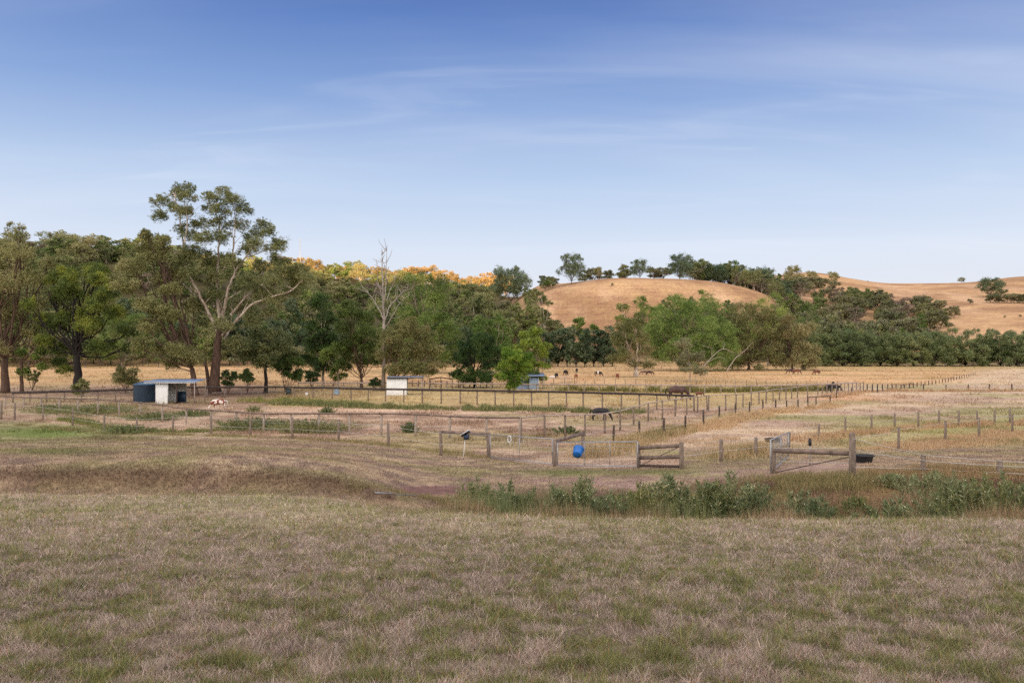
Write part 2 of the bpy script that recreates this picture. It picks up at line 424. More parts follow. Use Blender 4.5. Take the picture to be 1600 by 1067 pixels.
xs = [0.0]; st = .2
while xs[-1] < 15: xs.append(xs[-1]+.2)
while xs[-1] < 2000: st *= 1.03; xs.append(xs[-1]+st)
xs = np.array(xs); xs = np.concatenate([-xs[:0:-1], xs])
ys = [0.0]
while ys[-1] < 60: ys.append(ys[-1]+.16)
st = .18
while ys[-1] < 1500: st = min(st*1.03, 5.0 if ys[-1] < 900 else 40); ys.append(ys[-1]+st)
ys = np.concatenate([[-1500, -1100, -900, -780, -700, -650, -610, -580, -540, -480, -400, -320, -250, -200, -160, -130, -100, -75, -50, -30, -18, -10, -5, -2], ys])
XX, YY = np.meshgrid(xs, ys); XF = XX.ravel(); YF = YY.ravel(); ZF = Z(XF, YF)
nx, ny = len(xs), len(ys)
idx = np.arange(nx*ny).reshape(ny, nx)
q = np.stack([idx[:-1, :-1].ravel(), idx[:-1, 1:].ravel(), idx[1:, 1:].ravel(), idx[1:, :-1].ravel()], 1)
gm, nt2, gb = newmat('ground_cover'); L2 = nt2.links
at = node(nt2, 'ShaderNodeAttribute', attribute_name='col')
geo = node(nt2, 'ShaderNodeNewGeometry')
def gn(scale, detail, sc=(1, 1, 1)):
    mp = node(nt2, 'ShaderNodeMapping'); mp.inputs['Scale'].default_value = sc; L2.new(geo.outputs['Position'], mp.inputs['Vector'])
    n_ = node(nt2, 'ShaderNodeTexNoise'); n_.inputs['Scale'].default_value = scale; n_.inputs['Detail'].default_value = detail; n_.inputs['Roughness'].default_value = .75
    L2.new(mp.outputs[0], n_.inputs['Vector']); return n_
na = gn(.9, 10); nb = gn(6, 8); ncl = gn(.12, 8, (1, 1, 2))
def mr(src, a, b, lo, hi):
    r_ = node(nt2, 'ShaderNodeMapRange'); L2.new(src, r_.inputs[0])
    for k, v in zip(('From Min', 'From Max', 'To Min', 'To Max'), (a, b, lo, hi)): r_.inputs[k].default_value = v
    return r_.outputs[0]
def mul(a, b):
    n_ = node(nt2, 'ShaderNodeMath', operation='MULTIPLY'); L2.new(a, n_.inputs[0]); L2.new(b, n_.inputs[1]); return n_.outputs[0]
nter = gn(1.0, 6, (.02, .02, 1.1))
v = mul(mr(nter.outputs['Fac'], .35, .65, .88, 1.1), mul(mul(mr(na.outputs['Fac'], .3, .7, .6, 1.38), mr(nb.outputs['Fac'], .3, .7, .62, 1.36)), mr(ncl.outputs['Fac'], .3, .7, .76, 1.2)))
hs = node(nt2, 'ShaderNodeHueSaturation'); L2.new(v, hs.inputs['Value']); L2.new(at.outputs['Color'], hs.inputs['Color'])
L2.new(mr(ncl.outputs['Fac'], .3, .7, .488, .512), hs.inputs['Hue'])
L2.new(hs.outputs[0], gb.inputs['Base Color']); gb.inputs['Roughness'].default_value = .95; gb.inputs['Specular IOR Level'].default_value = .1
bp = node(nt2, 'ShaderNodeBump'); bp.inputs['Strength'].default_value = .8; bp.inputs['Distance'].default_value = .12
L2.new(mul(na.outputs['Fac'], nb.outputs['Fac']), bp.inputs['Height']); L2.new(bp.outputs[0], gb.inputs['Normal'])
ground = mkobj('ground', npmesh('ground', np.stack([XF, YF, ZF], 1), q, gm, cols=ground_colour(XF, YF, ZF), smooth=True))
ground['kind'] = 'structure'

# ------------------------------------------------------------------ grass
def blades(name, x, y, h, wd, col, lean=.5, seed=0, label=None):
    rng = np.random.default_rng(seed); n = len(x); z = Z(x, y)-.01
    th = rng.uniform(0, 2*math.pi, n); dx = np.cos(th); dy = np.sin(th)
    ln = rng.normal(0, lean, (n, 2))*h[:, None]
    b = np.stack([x, y, z], 1)
    o = np.stack([dx*wd/2, dy*wd/2, np.zeros(n)], 1)
    tip = b+np.stack([ln[:, 0], ln[:, 1], h], 1)
    V = np.stack([b-o, b+o, tip], 1).reshape(-1, 3)
    f = np.arange(n*3).reshape(-1, 3)
    C = np.repeat(col, 3, 0)
    ob = mkobj(name, npmesh(name, V, f, M['grass'], cols=C))
    ob['kind'] = 'stuff'; ob['label'] = label or name.replace('_', ' '); ob['category'] = 'grass'
    return ob
def sample(n, d0, d1, p0, p1, seed):
    rng = np.random.default_rng(seed)
    d = 1/rng.uniform(1/d1, 1/d0, n); px = rng.uniform(p0, p1, n)
    return rng, (px-CX)/F*d, d, px
rng, x, y, px = sample(620000, 3.2, 20.8, -80, 1680, 1)
kk = (y < 14.4)|(px < 640+30*np.sin(y*3)); x = x[kk]; y = y[kk]; px = px[kk]
# blades gather into tufts
z = Z(x, y); c = ground_colour(x, y, z)
r_ = rng.uniform(0, 1, len(x)); t1 = fbm(x*1.8, y*1.8, 44); t2 = fbm(x*7, y*7, 90)
tuft = fbm(x*5.5, y*5.5, 101, 2); gsel = (r_ < np.clip((fbm(x*2.8, y*2.8, 93, 4)*.2+fbm(x*8, y*8, 107, 2)*.7+fbm(x*.5, y*.5, 94)*.1-.5)*6.5+.13, .04, .85))
base = np.where(gsel[:, None], mixc(np.tile(rgb(80, 98, 46), (len(x), 1)), rgb(160, 160, 92), rng.uniform(0, 1, len(x))),
                mixc(np.tile(rgb(158, 136, 124), (len(x), 1)), rgb(226, 207, 190), rng.uniform(0, 1, len(x))))
rust = rng.uniform(0, 1, len(x)) < .07
base = np.where(rust[:, None], rgb(158, 108, 72)*np.ones((len(x), 1)), base)
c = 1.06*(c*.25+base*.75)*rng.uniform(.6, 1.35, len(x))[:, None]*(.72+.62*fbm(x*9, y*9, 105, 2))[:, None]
h = .036*(.25+1.8*t2**1.5)*rng.uniform(.6, 1.5, len(x))*(1+.5*gsel); h = h*(1+y/30)
wd = np.maximum(.0045, y*.00085)*rng.uniform(.7, 1.3, len(x))
blades('lawn_grass', x, y, h, wd, c, .75, 2, 'short patchy dry and green lawn grass')
# left lawn, terrace and banks
rng, x, y, px = sample(270000, 14.4, 50, -60, 1660, 3)
kk = (y > 20)|(px > 600); x = x[kk]; y = y[kk]; px = px[kk]
z = Z(x, y); c = ground_colour(x, y, z)
dt = sstep(14.2, 15.5, y)*(1-sstep(24, 26, y))*sstep(620, 740, px)
bank = np.exp(-((y-21.4)/.9)**2)*(px < 640)
py = HY+F*(EYE-z)/y
bare = 3*ell(px, py, 682, 766, 72, 7)+ell(px, py, 1000, 758, 70, 10)+ell(px, py, 1130, 742, 80, 8)+ell(px, py, 1280, 730, 70, 8)+ell(px, py, 930, 728, 50, 6)+ell(px, py, 1390, 775, 100, 22)*.8
keep = rng.uniform(0, 1, len(x)) > np.clip(bare, 0, .95)
h = (.04+.03*fbm(x*2, y*2, 95)+.03*bank+.10*dt*fbm(x*.9, y*.9, 96))*rng.uniform(.5, 1.5, len(x))
dry = (rng.uniform(0, 1, len(x)) < .5)
c = c*np.where(dry, 1.12, .86)[:, None]*rng.uniform(.75, 1.2, len(x))[:, None]
wd = y*.0010*rng.uniform(.7, 1.3, len(x))
k = keep
blades('terrace_grass', x[k], y[k], h[k], wd[k], c[k], .5, 4, 'rough mown grass on the terrace below the lawn')
# paddock tussocks
rng, x, y, px = sample(230000, 46, 330, -60, 1660, 5)
z = Z(x, y); c = ground_colour(x, y, z)
tus = sstep(.5, .75, fbm(x*.35, y*.35, 97)); k = rng.uniform(0, 1, len(x)) < .25+.75*tus
h = (.06+.16*tus)*rng.uniform(.5, 1.5, len(x))*(1+y/200)
c = c*rng.uniform(.72, 1.18, len(x))[:, None]; wd = y*.0010*rng.uniform(.7, 1.4, len(x))
blades('pasture_grass', x[k], y[k], h[k], wd[k], c[k], .5, 6, 'dry grazed pasture grass across the paddocks')
# long dry grass along fences and in the ditch
TUB = G(1350, 723)
def strip(pts, n, wid, h0, cols, seed, hv=.5):
    rng = np.random.default_rng(seed); X = []; Y = []
    W = [G(*p) for p in pts]; seg = [(W[i+1]-W[i]).length for i in range(len(W)-1)]; tot = sum(seg)
    for i in range(len(W)-1):
        m = int(1.35*n*seg[i]/tot); t = rng.uniform(0, 1, m)
        X.append(W[i].x+(W[i+1].x-W[i].x)*t+rng.normal(0, wid, m)); Y.append(W[i].y+(W[i+1].y-W[i].y)*t+rng.normal(0, wid, m))
    X = np.concatenate(X); Y = np.concatenate(Y); m = len(X)
    dens = fbm(X*1.1, Y*1.1, seed+7); k = (dens > .42)&(np.hypot(X-TUB[0], Y-TUB[1]) > 1.0)&(np.hypot(X-TUB[0]*.93, Y-TUB[1]*.93) > .8); X = X[k]; Y = Y[k]; dens = dens[k]; m = len(X)
    H = h0*(.35+1.3*(dens-.4)*2)*rng.uniform(.5, 1.3, m)
    pal = np.array([rgb(*q_) for q_ in cols]); ci = rng.integers(0, len(pal), m)
    return X, Y, np.clip(H, .05, 3), pal[ci]*rng.uniform(.98, 1.26, m)[:, None], Y*.00048*rng.uniform(.8, 1.4, m)
GOLD = [(206, 178, 140), (192, 164, 126), (214, 190, 154), (182, 156, 116), (198, 170, 126)]
RUST = [(176, 140, 108), (192, 156, 120), (150, 118, 90), (204, 176, 138)]
OLIV = [(132, 126, 82), (158, 144, 98), (114, 114, 70), (178, 156, 116)]
S = [strip([(915, 716), (960, 706), (1000, 690), (1037, 680), (1070, 674)], 16000, .55, .55, GOLD+OLIV, 11),
     strip([(1070, 672), (1110, 668), (1160, 654), (1215, 644), (1262, 638), (1300, 634)], 16000, .8, .45, GOLD, 12),
     strip([(1290, 622), (1345, 613), (1400, 611), (1480, 612), (1600, 611)], 9000, .6, .45, GOLD+RUST, 13),
     strip([(1120, 716), (1170, 712), (1230, 705)], 8000, .7, .55, GOLD+OLIV, 14),
     strip([(1240, 690), (1330, 680), (1440, 668), (1560, 664), (1640, 662)], 15000, .6, .42, GOLD+RUST, 15),
     strip([(1390, 702), (1450, 698), (1520, 688), (1600, 676)], 26000, 1.3, .26, GOLD+RUST, 16),
     strip([(1375, 742), (1440, 740), (1500, 742), (1600, 742)], 12000, .4, .25, RUST+OLIV, 17),
     strip([(560, 768), (640, 775), (700, 782), (740, 796)], 4000, .25, .18, OLIV, 19),
     strip([(1060, 668), (1040, 676), (1000, 690)], 5000, .5, .6, OLIV, 20),
     strip([(1210, 752), (1280, 756), (1330, 752)], 9000, .6, .28, OLIV, 22),
     strip([(30, 663), (160, 676), (300, 680), (460, 684), (620, 697), (760, 716)], 14000, .35, .16, OLIV, 23)]
X, Y, H, C, W_ = [np.concatenate([s[k] for s in S]) for k in range(5)]
blades('tall_grass', X, Y, H, W_, C, .28, 24, 'tall seeding golden grass along the paddock fences')
# the ditch's own long grass, placed by distance (its floor hides behind the lawn edge)
rng = np.random.default_rng(33); n = 60000
px = rng.uniform(690, 1640, n); y = rng.uniform(14.6, 20, n); x = (px-CX)/F*y
dn = fbm(x*.8, y*.8, 34); k = (dn > .43)&(rng.uniform(0, 1, n) < sstep(690, 800, px)); x = x[k]; y = y[k]; dn = dn[k]; px = px[k]; n = len(x)
t = fbm(x*.35, y*.5, 36)
pal = np.array([rgb(*q_) for q_ in (GOLD+RUST)]); pal2 = np.array([rgb(*q_) for q_ in OLIV])
gsel = rng.uniform(0, 1, n) < np.clip((t-.42)*4, .1, .9)*.7
c = .86*np.where(gsel[:, None], pal2[rng.integers(0, len(pal2), n)], pal[rng.integers(0, len(pal), n)])*rng.uniform(.7, 1.1, n)[:, None]
h = (.3+.75*(dn-.4)*2)*rng.uniform(.5, 1.25, n)*(.55+.45*sstep(15, 16.2, y))
blades('ditch_grass', x, y, h, y*.0008*rng.uniform(.8, 1.5, n), c, .2, 35, 'long rank grass along the bottom of the ditch')

# ------------------------------------------------------------------ plants
def leaf_cloud(rng, cen, rad, n, size, asp=.4, droop=.5, pal=((90, 104, 52),), clump=.45, per=12, shell=.5, sat=5, litvar=.24):
    """many leaf-sized faces gathered in clumps through each lobe; returns verts, faces, colours"""
    cen = np.asarray(cen, float); rad = np.asarray(rad, float)
    # each lobe carries smaller lobes, so outlines stay uneven with gaps between
    if sat and rad.ndim == 1:
        d0 = rng.normal(0, 1, (len(cen), sat, 3)); d0 /= np.linalg.norm(d0, axis=2)[:, :, None]; d0[:, :, 2] = np.abs(d0[:, :, 2])*.9-.25
        c2 = (cen[:, None]+d0*rad[:, None, None]*rng.uniform(.65, 1.1, (len(cen), sat, 1))).reshape(-1, 3)
        r2 = (rad[:, None]*rng.uniform(.3, .55, (len(cen), sat))).ravel()
        cen = np.concatenate([cen, c2]); rad = np.concatenate([rad*.82, r2])
    if rad.ndim == 1: rad = np.repeat(rad[:, None], 3, 1)*np.array([1, 1, .95])
    n = int(n*1.75); size = size*.76
    wgt = (rad[:, 0]*rad[:, 2]); wgt = wgt/wgt.sum()
    nc = max(1, n//per); li = rng.choice(len(cen), nc, p=wgt)
    d = rng.normal(0, 1, (nc, 3)); d /= np.linalg.norm(d, axis=1)[:, None]
    fl = (d[:, 2] < -.5)&(rng.uniform(0, 1, nc) < .5); d[:, 2] = np.where(fl, -d[:, 2], d[:, 2])
    r = shell+(1-shell)*rng.uniform(0, 1, nc)**.7
    r = r*(1+.2*rng.normal(0, 1, nc))
    cc = cen[li]+d*r[:, None]*rad[li]
    m = nc*per; ci = np.repeat(np.arange(nc), per)
    rr = np.clip(rad[li].mean(1)*clump*.8, size*.8, 1.5)
    off = rng.normal(0, .5, (m, 3))*rr[ci][:, None]; off[:, 2] *= .75
    c = cc[ci]+off
    a = rng.normal(0, 1, (m, 3)); a[:, 2] = a[:, 2]*(1-droop)-droop*1.6; a /= np.linalg.norm(a, axis=1)[:, None]
    b = np.cross(a, rng.normal(0, 1, (m, 3))); b /= np.linalg.norm(b, axis=1)[:, None]+1e-9
    s = size*rng.uniform(.6, 1.35, m)[:, None]
    V = np.stack([c-a*s*.5, c+b*s*asp*.5, c+a*s*.5, c-b*s*asp*.5], 1).reshape(-1, 3)
    f = np.arange(m*4).reshape(-1, 4)
    pal = np.array([lin(*q_) for q_ in pal])*1.14
    lob = rng.uniform(0, 1, len(cen)); t = np.clip(lob[li]*.62+rng.uniform(0, 1, nc)*.38, 0, .999)*(len(pal)-1)
    i0 = t.astype(int); i1 = np.minimum(i0+1, len(pal)-1); cl = pal[i0]*(1-(t-i0))[:, None]+pal[i1]*(t-i0)[:, None]
    col = cl[ci]*rng.uniform(1-litvar, 1+litvar, m)[:, None]*rng.uniform(.86, 1.32, nc)[ci][:, None]
    return V, f, np.repeat(col, 4, 0)

def bez(p0, p1, p2, n):
    t = np.linspace(0, 1, n)[:, None]
    return (1-t)**2*p0+2*t*(1-t)*p1+t*t*p2

def limbs(rng, lobes, rad, trunk_r, fork, base=np.zeros(3), lean=(0, 0), n=6, stems=1, twigs=4, wob=.06):
    mb = MB(); lobes = np.asarray(lobes, float)
    H = lobes[:, 2].max()
    top = np.array([lean[0], lean[1], fork]) + np.array([base[0], base[1], 0])
    k = 7; t = np.linspace(0, 1, k)[:, None]
    tr = base*(1-t)+top*t+rng.normal(0, wob*trunk_r*2, (k, 3))*np.array([1, 1, 0])*(t*(1-t)*4)
    trunk_r = trunk_r*.8; rr = trunk_r*(1-.35*t[:, 0]); rr[0] *= 1.2; tr[0, 2] -= .25
    mb.tube(tr, rr, n+2)
    for i in np.argsort(lobes[:, 2]):
        L_ = lobes[i]; up = (L_[2]-fork)/max(H-fork, .1)
        s = tr[-1] if up > .05 else tr[int(k*.6)+rng.integers(0, 2)]
        dist = np.linalg.norm(L_-s)
        mid = s*.45+L_*.55+np.array([0, 0, -.10*dist])+rng.normal(0, .06*dist, 3)
        r0 = trunk_r*np.clip(.12+.36*dist/(H+1), .14, .45)
        pts = bez(s, mid, L_, 7); pts[1:-1] += rng.normal(0, .02*dist, (5, 3))
        mb.tube(pts, np.linspace(r0, r0*.25+.02, 7), n, caps=False)
        for _ in range(twigs):
            dd = rng.normal(0, 1, 3); dd[2] = abs(dd[2])*.7; dd /= np.linalg.norm(dd)
            j = rng.integers(3, 6); e = pts[j]+(L_-pts[j])*.6+dd*np.mean(rad[i])*.85
            m2 = pts[j]*.5+e*.5+rng.normal(0, .08*np.mean(rad[i]), 3)
            mb.tube(bez(pts[j], m2, e, 4), np.linspace(r0*.4, .015+r0*.06, 4), 4, caps=False)
    return mb

def auto_lobes(rng, W, z0, z1, n, shape='dome', r=None):
    H = z1-z0; out = []; rs = []
    tries = 0
    while len(out) < n and tries < 4000:
        tries += 1
        d = rng.normal(0, 1, 3); d /= np.linalg.norm(d)
        rho = rng.uniform(.25, 1)**.5
        zz = .5+.5*d[2]*rho
        wz = {'dome': lambda t: math.sqrt(max(0, 1-(max(t-.3, 0)/.8)**2))*(.85+.15*min(1, t/.25)),
              'round': lambda t: math.sqrt(max(0.02, 1-(2*t-1)**2)),
              'cone': lambda t: 1.05-t*.85,
              'column': lambda t: .9-.5*max(0, t-.6),
              'umbrella': lambda t: .35+.65*math.sin(min(1, t*1.3)*math.pi*.6)}[shape](zz)
        ang = math.atan2(d[1], d[0]); rad_ = rho if shape != 'umbrella' else rho
        lr = (r or .26)*1.25*min(W, H*1.3)*.5*rng.uniform(.6, 1.3)
        x_ = math.cos(ang)*rad_*max(0, W/2*wz-lr*.6); y_ = math.sin(ang)*rad_*max(0, W/2*wz-lr*.6)
        z_ = z0+lr*.6+min(1, max(0, .5+.62*(zz-.5)*1.0/.5*.9))*max(.1, H-1.5*lr)
        p_ = np.array([x_, y_, z_])
        if all(np.linalg.norm(p_-o_) > .62*(lr+q_) for o_, q_ in zip(out, rs)) or tries > 1500:
            out.append(p_); rs.append(lr)
    return np.array(out), np.array(rs)

OLIVE = ((78, 86, 52), (106, 112, 68), (134, 136, 88), (150, 148, 102))
GREENP = ((66, 84, 42), (94, 114, 54), (124, 142, 70), (152, 164, 92))
BRIGHT = ((74, 98, 36), (106, 130, 44), (146, 162, 62), (168, 176, 78))
DARKG = ((42, 56, 32), (58, 78, 40), (82, 102, 52))
BLUEG = ((66, 84, 62), (90, 108, 78), (116, 130, 98))
BROWNG = ((94, 92, 58), (118, 116, 72), (136, 128, 86), (104, 112, 62))
GREYG = ((94, 98, 70), (122, 124, 90), (146, 144, 110))

def plant(name, label, cat, base, lobes, rad, n, size, pal, bark='bark_grey', trunk_r=.25, fork=3, group=None,
          droop=.5, asp=.4, seed=0, clump=.45, shell=.5, lean=(0, 0), twigs=3, crown='crown', per=12, stem='trunk'):
    rng = np.random.default_rng(seed)
    root = empty(name, base, label, cat, group)
    V, f, c = leaf_cloud(rng, lobes, rad, n, size, asp, droop, pal, clump, per, shell)
    mkobj(crown, npmesh(crown, V, f, M['leaf'], cols=c), root)
    limbs(rng, lobes, rad, trunk_r, fork, lean=lean, twigs=twigs).build(stem, M[bark], root, smooth=True)
    return root

def px_lobes(base, D, lob, rng, depth=1.0):
    """lobes given as photo positions (x, y, radius) at the tree's own distance"""
    out = []; rs = []
    wid = (max(l[0] for l in lob)-min(l[0] for l in lob))/F*D/2
    for (lx, ly, r) in lob:
        p_ = P(lx, ly, D)-base
        out.append(np.array([p_.x, rng.uniform(-1, 1)*wid*.55*depth, p_.z])); rs.append(1.15*r/F*D)
    return np.array(out), np.array(rs)
# ------------------------------------------------------------------ trees near the paddocks
def auto_tree(label, px, D, x0, x1, top, bot, nl, n, size, pal, bark='bark_grey', shape='dome', tr=.25, fork=None, name='gum_tree',
              cat='tree', group=None, seed=0, droop=.5, clump=.45, shell=.5, lr=None, asp=.4, twigs=3, per=12, crown='crown', stem='trunk'):
    rng = np.random.default_rng(seed+1000)
    b = atd(px, D); W = (x1-x0)/F*D; zt = EYE+(HY-top)/F*D-b.z; zb = EYE+(HY-bot)/F*D-b.z
    lob, rad = auto_lobes(rng, W, zb, zt, nl, shape, lr)
    lob[:, 0] += ((x0+x1)/2-px)/F*D
    fork = fork if fork is not None else zb+(zt-zb)*.15
    return plant(name, label, cat, b, lob, rad, n, size, pal, bark, tr, max(.2, fork), group, droop, asp, seed, clump, shell, twigs=twigs, per=per, crown=crown, stem=stem)

def lobe_tree(label, px, D, lob, n, size, pal, bark, tr, forkpy, seed, name='gum_tree', depth=1.0, **kw):
    rng = np.random.default_rng(seed+500); b = atd(px, D)
    lb, rd = px_lobes(b, D, lob, rng, depth)
    fork = EYE+(HY-forkpy)/F*D-b.z
    return plant(name, label, 'tree', b, lb, rd, n, size, pal, bark, tr, fork, seed=seed, **kw)

# the tall gum: pale stems drawn limb by limb
def hero_gum():
    D = 108; b = atd(337, D); rng = np.random.default_rng(7)
    root = empty('gum_tree', b, 'tallest gum tree, with pale limbs and an open airy crown high above the shed', 'tree')
    lob = [(250,315,13),(268,300,14),(283,293,12),(300,312,13),(290,335,15),(276,328,11),(262,345,12),(306,348,13),(318,325,9),
           (330,312,13),(350,308,15),(370,318,15),(352,335,15),(384,330,12),(340,352,14),(372,352,14),(398,350,13),(392,368,15),(418,362,12),
           (430,378,14),(442,392,10),(410,388,15),(388,392,13),(360,378,14),(330,378,14),(300,372,14),(285,360,12),(420,405,13),(400,415,14),
           (440,412,11),(458,428,12),(476,420,11),(484,436,10),(300,400,15),(330,410,16),(365,412,15),(345,435,15),(310,432,15),(385,440,15),
           (430,440,14),(412,462,14),(452,456,12),(330,462,17),(350,480,15),(310,470,13),(380,480,15),(360,510,15),(395,505,14),(422,492,12),(455,440,16),(440,425,15),(470,430,14),(400,450,18),(430,466,18),(318,398,15),(292,412,16),(372,560,13),(375,538,14),(345,545,12),(315,505,12)]
    lb, rd = px_lobes(b, D, lob, rng, .55)
    V, f, c = leaf_cloud(rng, lb, rd*1.05, 122000, .22, .36, .55, OLIVE+((118, 122, 78),), .3, 14, .2, sat=7)
    mkobj('crown', npmesh('crown', V, f, M['leaf'], cols=c), root)
    def W(px, py, dy=0.0):
        p_ = P(px, py, D)-b; return np.array([p_.x, dy, p_.z])
    lower = MB()
    lower.tube([W(335, 612), W(335, 600), W(337, 570), W(340, 535), W(344, 512)], [.95, .7, .58, .48, .38], 12)
    lower.tube([W(328, 614), W(322, 580, .3), (W(318, 560, .4))], [.3, .22, .15], 6)
    lower.build('trunk', M['bark_brown'], root, smooth=True)
    up = MB()
    def limb(pts, r0, r1):
        pts = [W(*p_) for p_ in pts]; m = (len(pts)-1)*5+1
        tt = np.linspace(0, len(pts)-1, m); pts = np.array(pts)
        k = np.arange(len(pts)); q_ = np.stack([pchip(k, pts[:, a], tt) for a in range(3)], 1)
        q_[1:-1] += rng.normal(0, .05, (m-2, 3)); up.tube(q_, np.linspace(r0*.68, r1*.8, m), 8, caps=False)
        for j in range(4, m-1, 3):
            o = rng.normal(0, 1, 3); o[2] = abs(o[2])+.4; o /= np.linalg.norm(o)
            e = q_[j]+o*rng.uniform(1.2, 2.8); up.tube(bez(q_[j], (q_[j]+e)/2+rng.normal(0, .25, 3), e, 5), np.linspace(r0*.28, .02, 5), 4, caps=False)
    limb([(344,515,0),(341,485,.2),(337,455,.4),(338,420,.6),(340,380,.4),(341,335,.5)], .42, .09)
    limb([(345,512,0),(352,480,-.3),(358,455,-.6),(372,425,-.9),(390,400,-1),(405,380,-1.2)], .38, .08)
    limb([(347,512,0),(368,480,.4),(395,452,.9),(425,425,1.3),(432,395,1.2)], .32, .07)
    limb([(341,520,0),(328,490,-.5),(315,460,-.8),(300,430,-.8),(290,390,-.6),(282,330,-.5),(270,300,-.3)], .36, .06)
    limb([(300,430,-.8),(294,395,-1.5),(300,350,-1.6),(296,320,-1.6)], .18, .06)
    limb([(346,525,0),(372,505,-1.4),(400,478,-2),(430,466,-2.2),(455,460,-2.3),(480,440,-2.2)], .26, .07)
    limb([(350,530,0),(362,500,1.4),(378,470,1.8),(392,440,2),(412,410,2.2),(440,400,2)], .26, .07)
    limb([(372,425,-.9),(368,395,-1.2),(372,350,-1),(366,315,-1)], .15, .05)
    limb([(338,430,.6),(352,410,.9),(362,380,1),(350,345,1.2)], .14, .05)
    limb([(335,480,.3),(318,470,1.6),(290,455,2),(262,430,2.4),(240,415,2.2)], .2, .06)
    up.build('limb', M['bark_pale'], root, smooth=True)
hero_gum()
# dead white tree
def dead_tree():
    D = 118; b = atd(599, D); rng = np.random.default_rng(9)
    root = empty('dead_tree', b, 'bleached dead tree with bare forked white branches standing above the green crowns', 'tree')
    def W(px, py, dy=0.0):
        p_ = P(px, py, D)-b; return np.array([p_.x, dy, p_.z])
    lo = MB(); lo.tube([W(598, 612), W(599, 590), W(600, 560), W(600, 515)], [.42, .3, .26, .22], 9); lo.build('trunk', M['bark_grey'], root, smooth=True)
    up = MB()
    def limb(pts, r0, r1, tw=3):
        pts = np.array([W(*p_) for p_ in pts]); m = (len(pts)-1)*4+1; tt = np.linspace(0, len(pts)-1, m); k = np.arange(len(pts))
        q_ = np.stack([pchip(k, pts[:, a], tt) for a in range(3)], 1); q_[1:-1] += rng.normal(0, .05, (m-2, 3))
        up.tube(q_, np.linspace(r0*.6, r1*.7, m), 7, caps=False)
        for j in range(3, m-1, 2):
            for _ in range(tw-1):
                o = rng.normal(0, 1, 3); o[2] = abs(o[2])*1.3+.4; o /= np.linalg.norm(o)
                e = q_[j]+o*rng.uniform(.8, 2.4); up.tube(bez(q_[j], (q_[j]+e)/2+rng.normal(0, .2, 3), e, 4), np.linspace(max(.03, r0*.25), .015, 4), 4, caps=False)
    limb([(600,518),(599,480,.1),(598,445,0),(597,415,.2),(596,392,.3)], .34, .04)
    limb([(599,480,.1),(603,450,-.3),(604,420,-.4),(606,384,-.5)], .2, .03)
    limb([(600,505),(608,480,.5),(622,462,.8),(640,445,1)], .2, .03)
    limb([(600,500),(590,478,-.4),(580,462,-.8),(566,448,-1)], .2, .03)
    limb([(604,470,0),(614,440,.6),(622,420,.7)], .12, .03)
    limb([(599,470,0),(590,440,.6),(587,405,.5)], .12, .03)
    limb([(601,512),(616,492,-.8),(630,470,-1.2),(642,462,-1.3)], .15, .03)
    up.build('branch', M['bark_dead'], root, smooth=True)
dead_tree()

lobe_tree('ragged gum at the left edge with a reddish-brown trunk and sparse high top', 8, 112,
    [(-40,480,30),(-20,420,26),(10,395,22),(22,358,11),(5,370,13),(40,400,20),(-45,380,24),(55,440,20),(30,445,24),(0,470,26),(60,480,18),(20,500,24),(-30,540,24),(45,520,16),(5,545,18),(-70,440,30),(38,372,12),(62,410,12)],
    34000, .3, OLIVE, 'bark_brown', .75, 560, 41, clump=.5, twigs=4, shell=.3)
auto_tree('slim leaning gum between the reddish trunk at the left edge and the black-trunked tree', 34, 112, 22, 82, 500, 590, 8, 6500, .28, GREENP, 'bark_brown', 'dome', .35, fork=4.5, seed=42)
lobe_tree('dome-shaped tree with a black forked trunk and yellow-green top', 120, 112,
    [(78,505,16),(92,470,17),(85,440,14),(110,430,15),(135,425,16),(160,440,15),(178,462,15),(192,490,15),(168,480,17),(140,462,18),(115,462,18),(100,500,17),(130,495,16),(160,510,17),(188,518,14),(78,535,15),(96,548,14),(170,545,15),(190,545,12),(75,570,13),(95,580,12),(150,540,13),(120,445,16),(62,480,13),(150,424,13)],
    62000, .25, DARKG[1:]+((104, 118, 50), (150, 160, 66)), 'bark_dark', .8, 555, 43, clump=.42, shell=.4, twigs=5)
auto_tree('bright green tree behind and right of the black-trunked dome tree', 190, 150, 150, 236, 475, 582, 14, 15000, .3, GREENP, 'bark_grey', 'dome', .3, seed=44)
lobe_tree('bent grey-barked gum behind the tin shelter, leaning under the tallest gum', 306, 106,
    [(215,420,17),(225,390,16),(245,400,18),(265,425,17),(240,440,17),(210,450,15),(275,455,15),(238,480,16),(265,490,17),(240,512,15),(275,530,18),(250,548,16),(225,540,14),(290,550,16),(262,570,13),(310,560,15),(232,372,12),(258,380,13),(292,480,14)],
    44000, .27, OLIVE, 'bark_brown', .6, 575, 45, clump=.45, shell=.3, twigs=4, lean=(-.6, .2))
auto_tree('dark-trunked gum right of the tallest gum, half the height', 415, 112, 368, 470, 492, 588, 12, 20000, .28, OLIVE, 'bark_dark', 'dome', .38, fork=3.5, seed=46, shell=.3)
auto_tree('feathery dark green tree with a pointed top and pale stem', 505, 130, 462, 545, 452, 588, 16, 26000, .3, DARKG+((84, 112, 44),), 'bark_pale', 'cone', .3, fork=4, seed=47, lr=.3, droop=.6)
auto_tree('pale-stemmed gum leaning left of the brown-trunked tree', 528, 125, 500, 556, 520, 585, 8, 9000, .28, GREENP, 'bark_pale', 'dome', .22, fork=3, seed=48)
